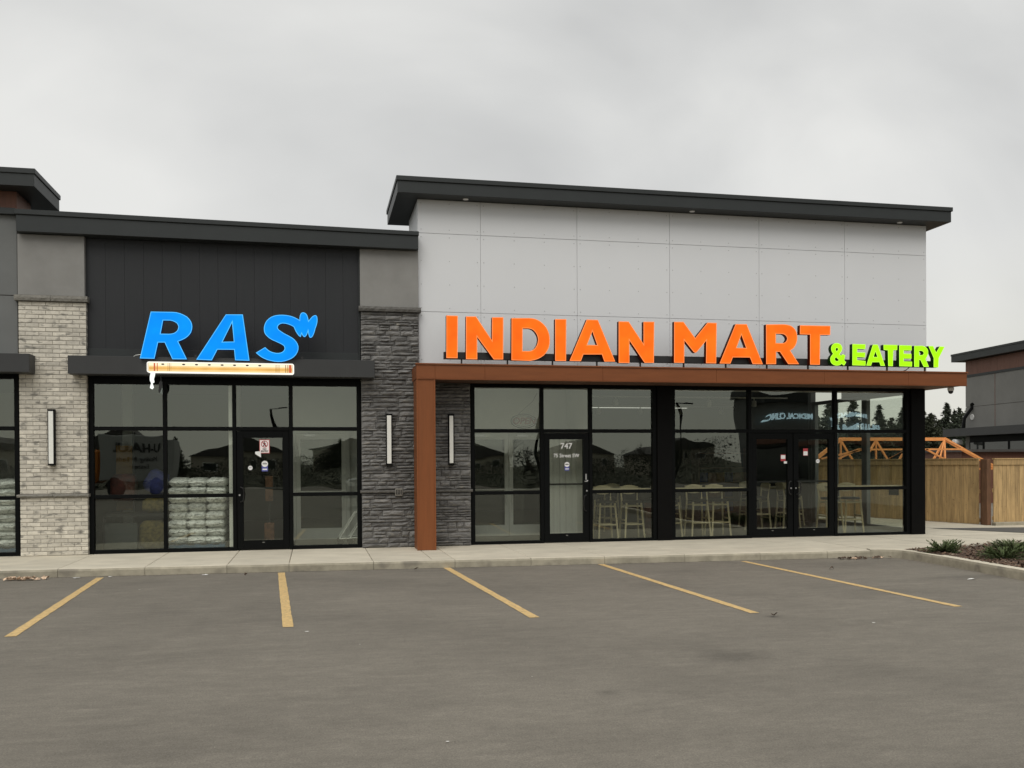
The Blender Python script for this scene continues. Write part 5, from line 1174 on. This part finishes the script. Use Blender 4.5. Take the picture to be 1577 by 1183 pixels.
# ---------------------------------------------------------------- what stands behind the photographer (seen in the glass)
def house(x, y, w, d, hw, hr, label, m=M_wallside):
    t = empty('house', (x, y, 0), label, 'house', 'houses mirrored in the glass')
    bx('wall', t, m, x - w / 2, x + w / 2, y - d, y, 0, hw)
    bm = bmesh.new(); prism(bm, [(x - w / 2 - .5, hw), (x + w / 2 + .5, hw), (x, hr)], y - d - .4, y + .4, 'Y'); obj('roof', bm, M_shing, t)
    for k in (-.28, .05, .3):
        f = bx('window', t, M_white, x + w * k - .65, x + w * k + .65, y + .001, y + .05, 1.2, 2.5); bx('pane', f, M_dkglass, x + w * k - .55, x + w * k + .55, y + .051, y + .06, 1.3, 2.4)
for i, (x, y, w, hw, hr, lab) in enumerate([(-29, -135, 15, 3.6, 6.6, 'low gabled house mirrored behind the white bags'), (-12, -140, 13, 3.6, 6.0, 'gabled house mirrored in the left shop door'), (6, -138, 12, 3.4, 5.6, 'low house mirrored behind the shopping carts'), (26, -136, 14, 3.4, 5.8, 'gabled house mirrored in the vestibule left of door 747'), (46, -140, 13, 3.6, 6.4, 'house mirrored in the window right of door 747'), (-52, -140, 14, 3.6, 6.2, 'low house mirrored beside the brick pier'), (64, -138, 13, 3.4, 6.0, 'house mirrored left of the double door')]): house(x, y, w, 9, hw, hr, lab)
def bare_tree_mesh(seed, H):
    r = random.Random(seed); bm = bmesh.new()
    def grow(p, d, L, rad, lvl):
        q = p + d * L; tube(bm, [p, (p + q) / 2 + Vector((r.uniform(-1, 1), r.uniform(-1, 1), 0)) * L * .04, q], rad, rad * .6, seg=4, cap=False)
        if lvl == 0: return
        for _ in range(r.choice((3, 3, 4))):
            dd = (d + Vector((r.uniform(-1, 1), r.uniform(-1, 1), r.uniform(-.2, .8))) * .62).normalized(); grow(p + d * L * r.uniform(.55, 1), dd, L * r.uniform(.55, .78), rad * .5, lvl - 1)
    grow(Vector((0, 0, 0)), Vector((0, 0, 1)), H * .32, H * .018, 4)
    me = bpy.data.meshes.new('branches'); bm.to_mesh(me); bm.free(); me.materials.append(M_bark); return me
BT = [bare_tree_mesh(i, 8) for i in range(3)]
rt2 = random.Random(77)
for i in range(26):
    x = -70 + i * 6.0 + rt2.uniform(-2, 2); y = rt2.uniform(-122, -100); h = rt2.uniform(4.6, 7.0)
    if i % 3 == 0: plant_conifer(x, y, h * .85, rt2.randrange(5), 'dark conifer mirrored faintly in the shop glass', 'trees mirrored in the glass')
    else:
        o = bpy.data.objects.new('bare_tree', BT[i % 3]); COL.objects.link(o); o.location = (x, y, 0); o.scale = (h / 8,) * 3; o.rotation_euler = (0, 0, rt2.uniform(0, 6))
        tag(o, 'bare leafless tree mirrored faintly in the shop glass', 'tree', 'bare trees mirrored in the glass')
bm = bmesh.new()
for _ in range(70000):
    x = rr.uniform(-45, 30.5); y = rr.uniform(-50, -46); top = max(1.2, 1.95 + 1.6 * mnoise.noise(Vector((x * .17, 1, 0))) + .9 * mnoise.noise(Vector((x * .8, 4, 0)))) + max(0, min(1.6, (x - 20) * .14)); c = Vector((x, y, rr.uniform(0, top))); sz = rr.uniform(.04, .11)
    bm.faces.new([bm.verts.new(c + Vector((rr.uniform(-1, 1), rr.uniform(-1, 1), rr.uniform(-1, 1))) * sz) for _k in range(3)])
obj('hedge', bm, mat('hedge_twigs', (.020, .024, .014), .9, var=.4, vscale=1.5, coords='World'), kind='stuff', label='dark hedge band across the road, mirrored in the shop glass', cat='hedge')
def lamp_post(x, y, h, label):
    t = empty('street_lamp', (x, y, 0), label, 'street lamp', 'lamp posts mirrored in the glass')
    bm = bmesh.new(); tube(bm, [(x, y, 0), (x, y, h)], .11, .07, seg=10); obj('pole', bm, M_frame, t)
    bm = bmesh.new(); tube(bm, [(x, y, h), (x + .5, y, h + .12)], .04); box(bm, x + .4, x + 1.1, y - .14, y + .14, h + .08, h + .18); obj('lamp_head', bm, M_frame, t)
lamp_post(32.2, -62, 6.6, 'lamp post mirrored in the window right of door 747'); lamp_post(45.5, -70, 6.9, 'lamp post mirrored left of the double door'); lamp_post(-3.5, -80, 7.4, 'lamp post mirrored above the left shop door'); lamp_post(-20, -60, 5.2, 'lamp post mirrored beside the brick pier'); lamp_post(22, -75, 7.2, 'lamp post mirrored above door 747')
# clinic with its wall signs
mc = empty('clinic_building', (37, -46, 0), 'dark clinic building whose signs mirror in the double door glass', 'building')
bx('wall', mc, M_stuccoD, 31.3, 62, -48, -46, 0, 6.0); bx('roof_cap', mc, M_flash, 31.0, 62.4, -48.4, -45.5, 6.0, 6.6); bx('canopy', mc, M_wood2, 31, 60, -45.98, -45.2, 3.0, 3.4)
for k in range(8):
    f = bx('window', mc, M_frame, 32 + k * 3.4, 34.8 + k * 3.4, -45.99, -45.93, .3, 2.8); bx('pane', f, M_dkglass, 32.1 + k * 3.4, 34.7 + k * 3.4, -45.925, -45.92, .4, 2.7)
M_clin = lit('clinic_white_lettering', (.62, .85, 1.0), 1.7)
def back_text(s, x, z, size, y=-45.85): return text('lettering', mc, s, x, y, z, size, M_clin, face=-1, bold=.02, ext=.04)
back_text('PHARMACY', 39.3, 4.3, .95); back_text('MEDICAL CLINIC', 32.8 + 1.1, 4.75, .62)
back_text('PHARMACY', 39.3, 5.3, .5)
# box truck behind left of the photographer
tk = empty('box_truck', (-9, -33, 0), 'white box truck with orange cab mirrored in the first window of the left shop', 'truck')
bx('box_body', tk, M_truckw, -10.4, -6.9, -34.5, -32.0, .7, 3.0, .03); bx('cab', tk, M_trucko, -11.9, -10.45, -34.3, -32.2, .6, 2.3, .10)
for x in (-11.3, -9.6, -7.6):
    bm = bmesh.new(); tube(bm, [(x, -32.2, .42), (x, -31.95, .42)], .42, seg=18); obj('wheel', bm, M_rubber, tk)
text('lettering', tk, 'U-HAUL', -8.5, -31.96, 2.45, .62, M_blk, face=-1, bold=.02, ext=.01); text('lettering', tk, 'Moving Made', -8.5, -31.96, 1.85, .36, M_blk, face=-1, ext=.01); text('lettering', tk, 'Easier', -8.5, -31.96, 1.45, .34, M_blk, face=-1, ext=.01)
# parked SUV to the right of the photographer
sv = empty('parked_car', (3.2, -19.6, 0), 'silver SUV mirrored behind the shopping carts', 'car')
prof = [(1.05, .45), (1.0, .78), (1.08, .95), (1.35, 1.03), (2.15, 1.12), (2.75, 1.60), (3.2, 1.70), (4.9, 1.70), (5.35, 1.55), (5.6, 1.05), (5.65, .5), (5.1, .38), (1.5, .38)]
bm = bmesh.new(); prism(bm, prof, -20.55, -18.75, 'Y'); bmesh.ops.bevel(bm, geom=[e for e in bm.edges], offset=.05, segments=2, affect='EDGES', clamp_overlap=True); obj('body', bm, M_car, sv, smooth=False)
bm = bmesh.new(); prism(bm, [(2.42, 1.16), (2.85, 1.56), (3.75, 1.62), (3.75, 1.14)], -18.745, -18.73, 'Y'); prism(bm, [(3.85, 1.14), (3.85, 1.62), (4.85, 1.60), (5.2, 1.14)], -18.745, -18.73, 'Y'); obj('side_window', bm, M_dkglass, sv)
for x in (1.95, 4.7):
    bm = bmesh.new(); tube(bm, [(x, -18.95, .36), (x, -18.70, .36)], .36, seg=22); w_ = obj('wheel', bm, M_rubber, sv); bm = bmesh.new(); tube(bm, [(x, -18.699, .36), (x, -18.69, .36)], .22, seg=16); obj('rim', bm, M_silver, w_)
bx('headlight', sv, M_white, 1.06, 1.30, -18.80, -18.735, .80, .93); bx('grille', sv, M_blk, 1.0, 1.04, -20.2, -19.1, .6, .85)
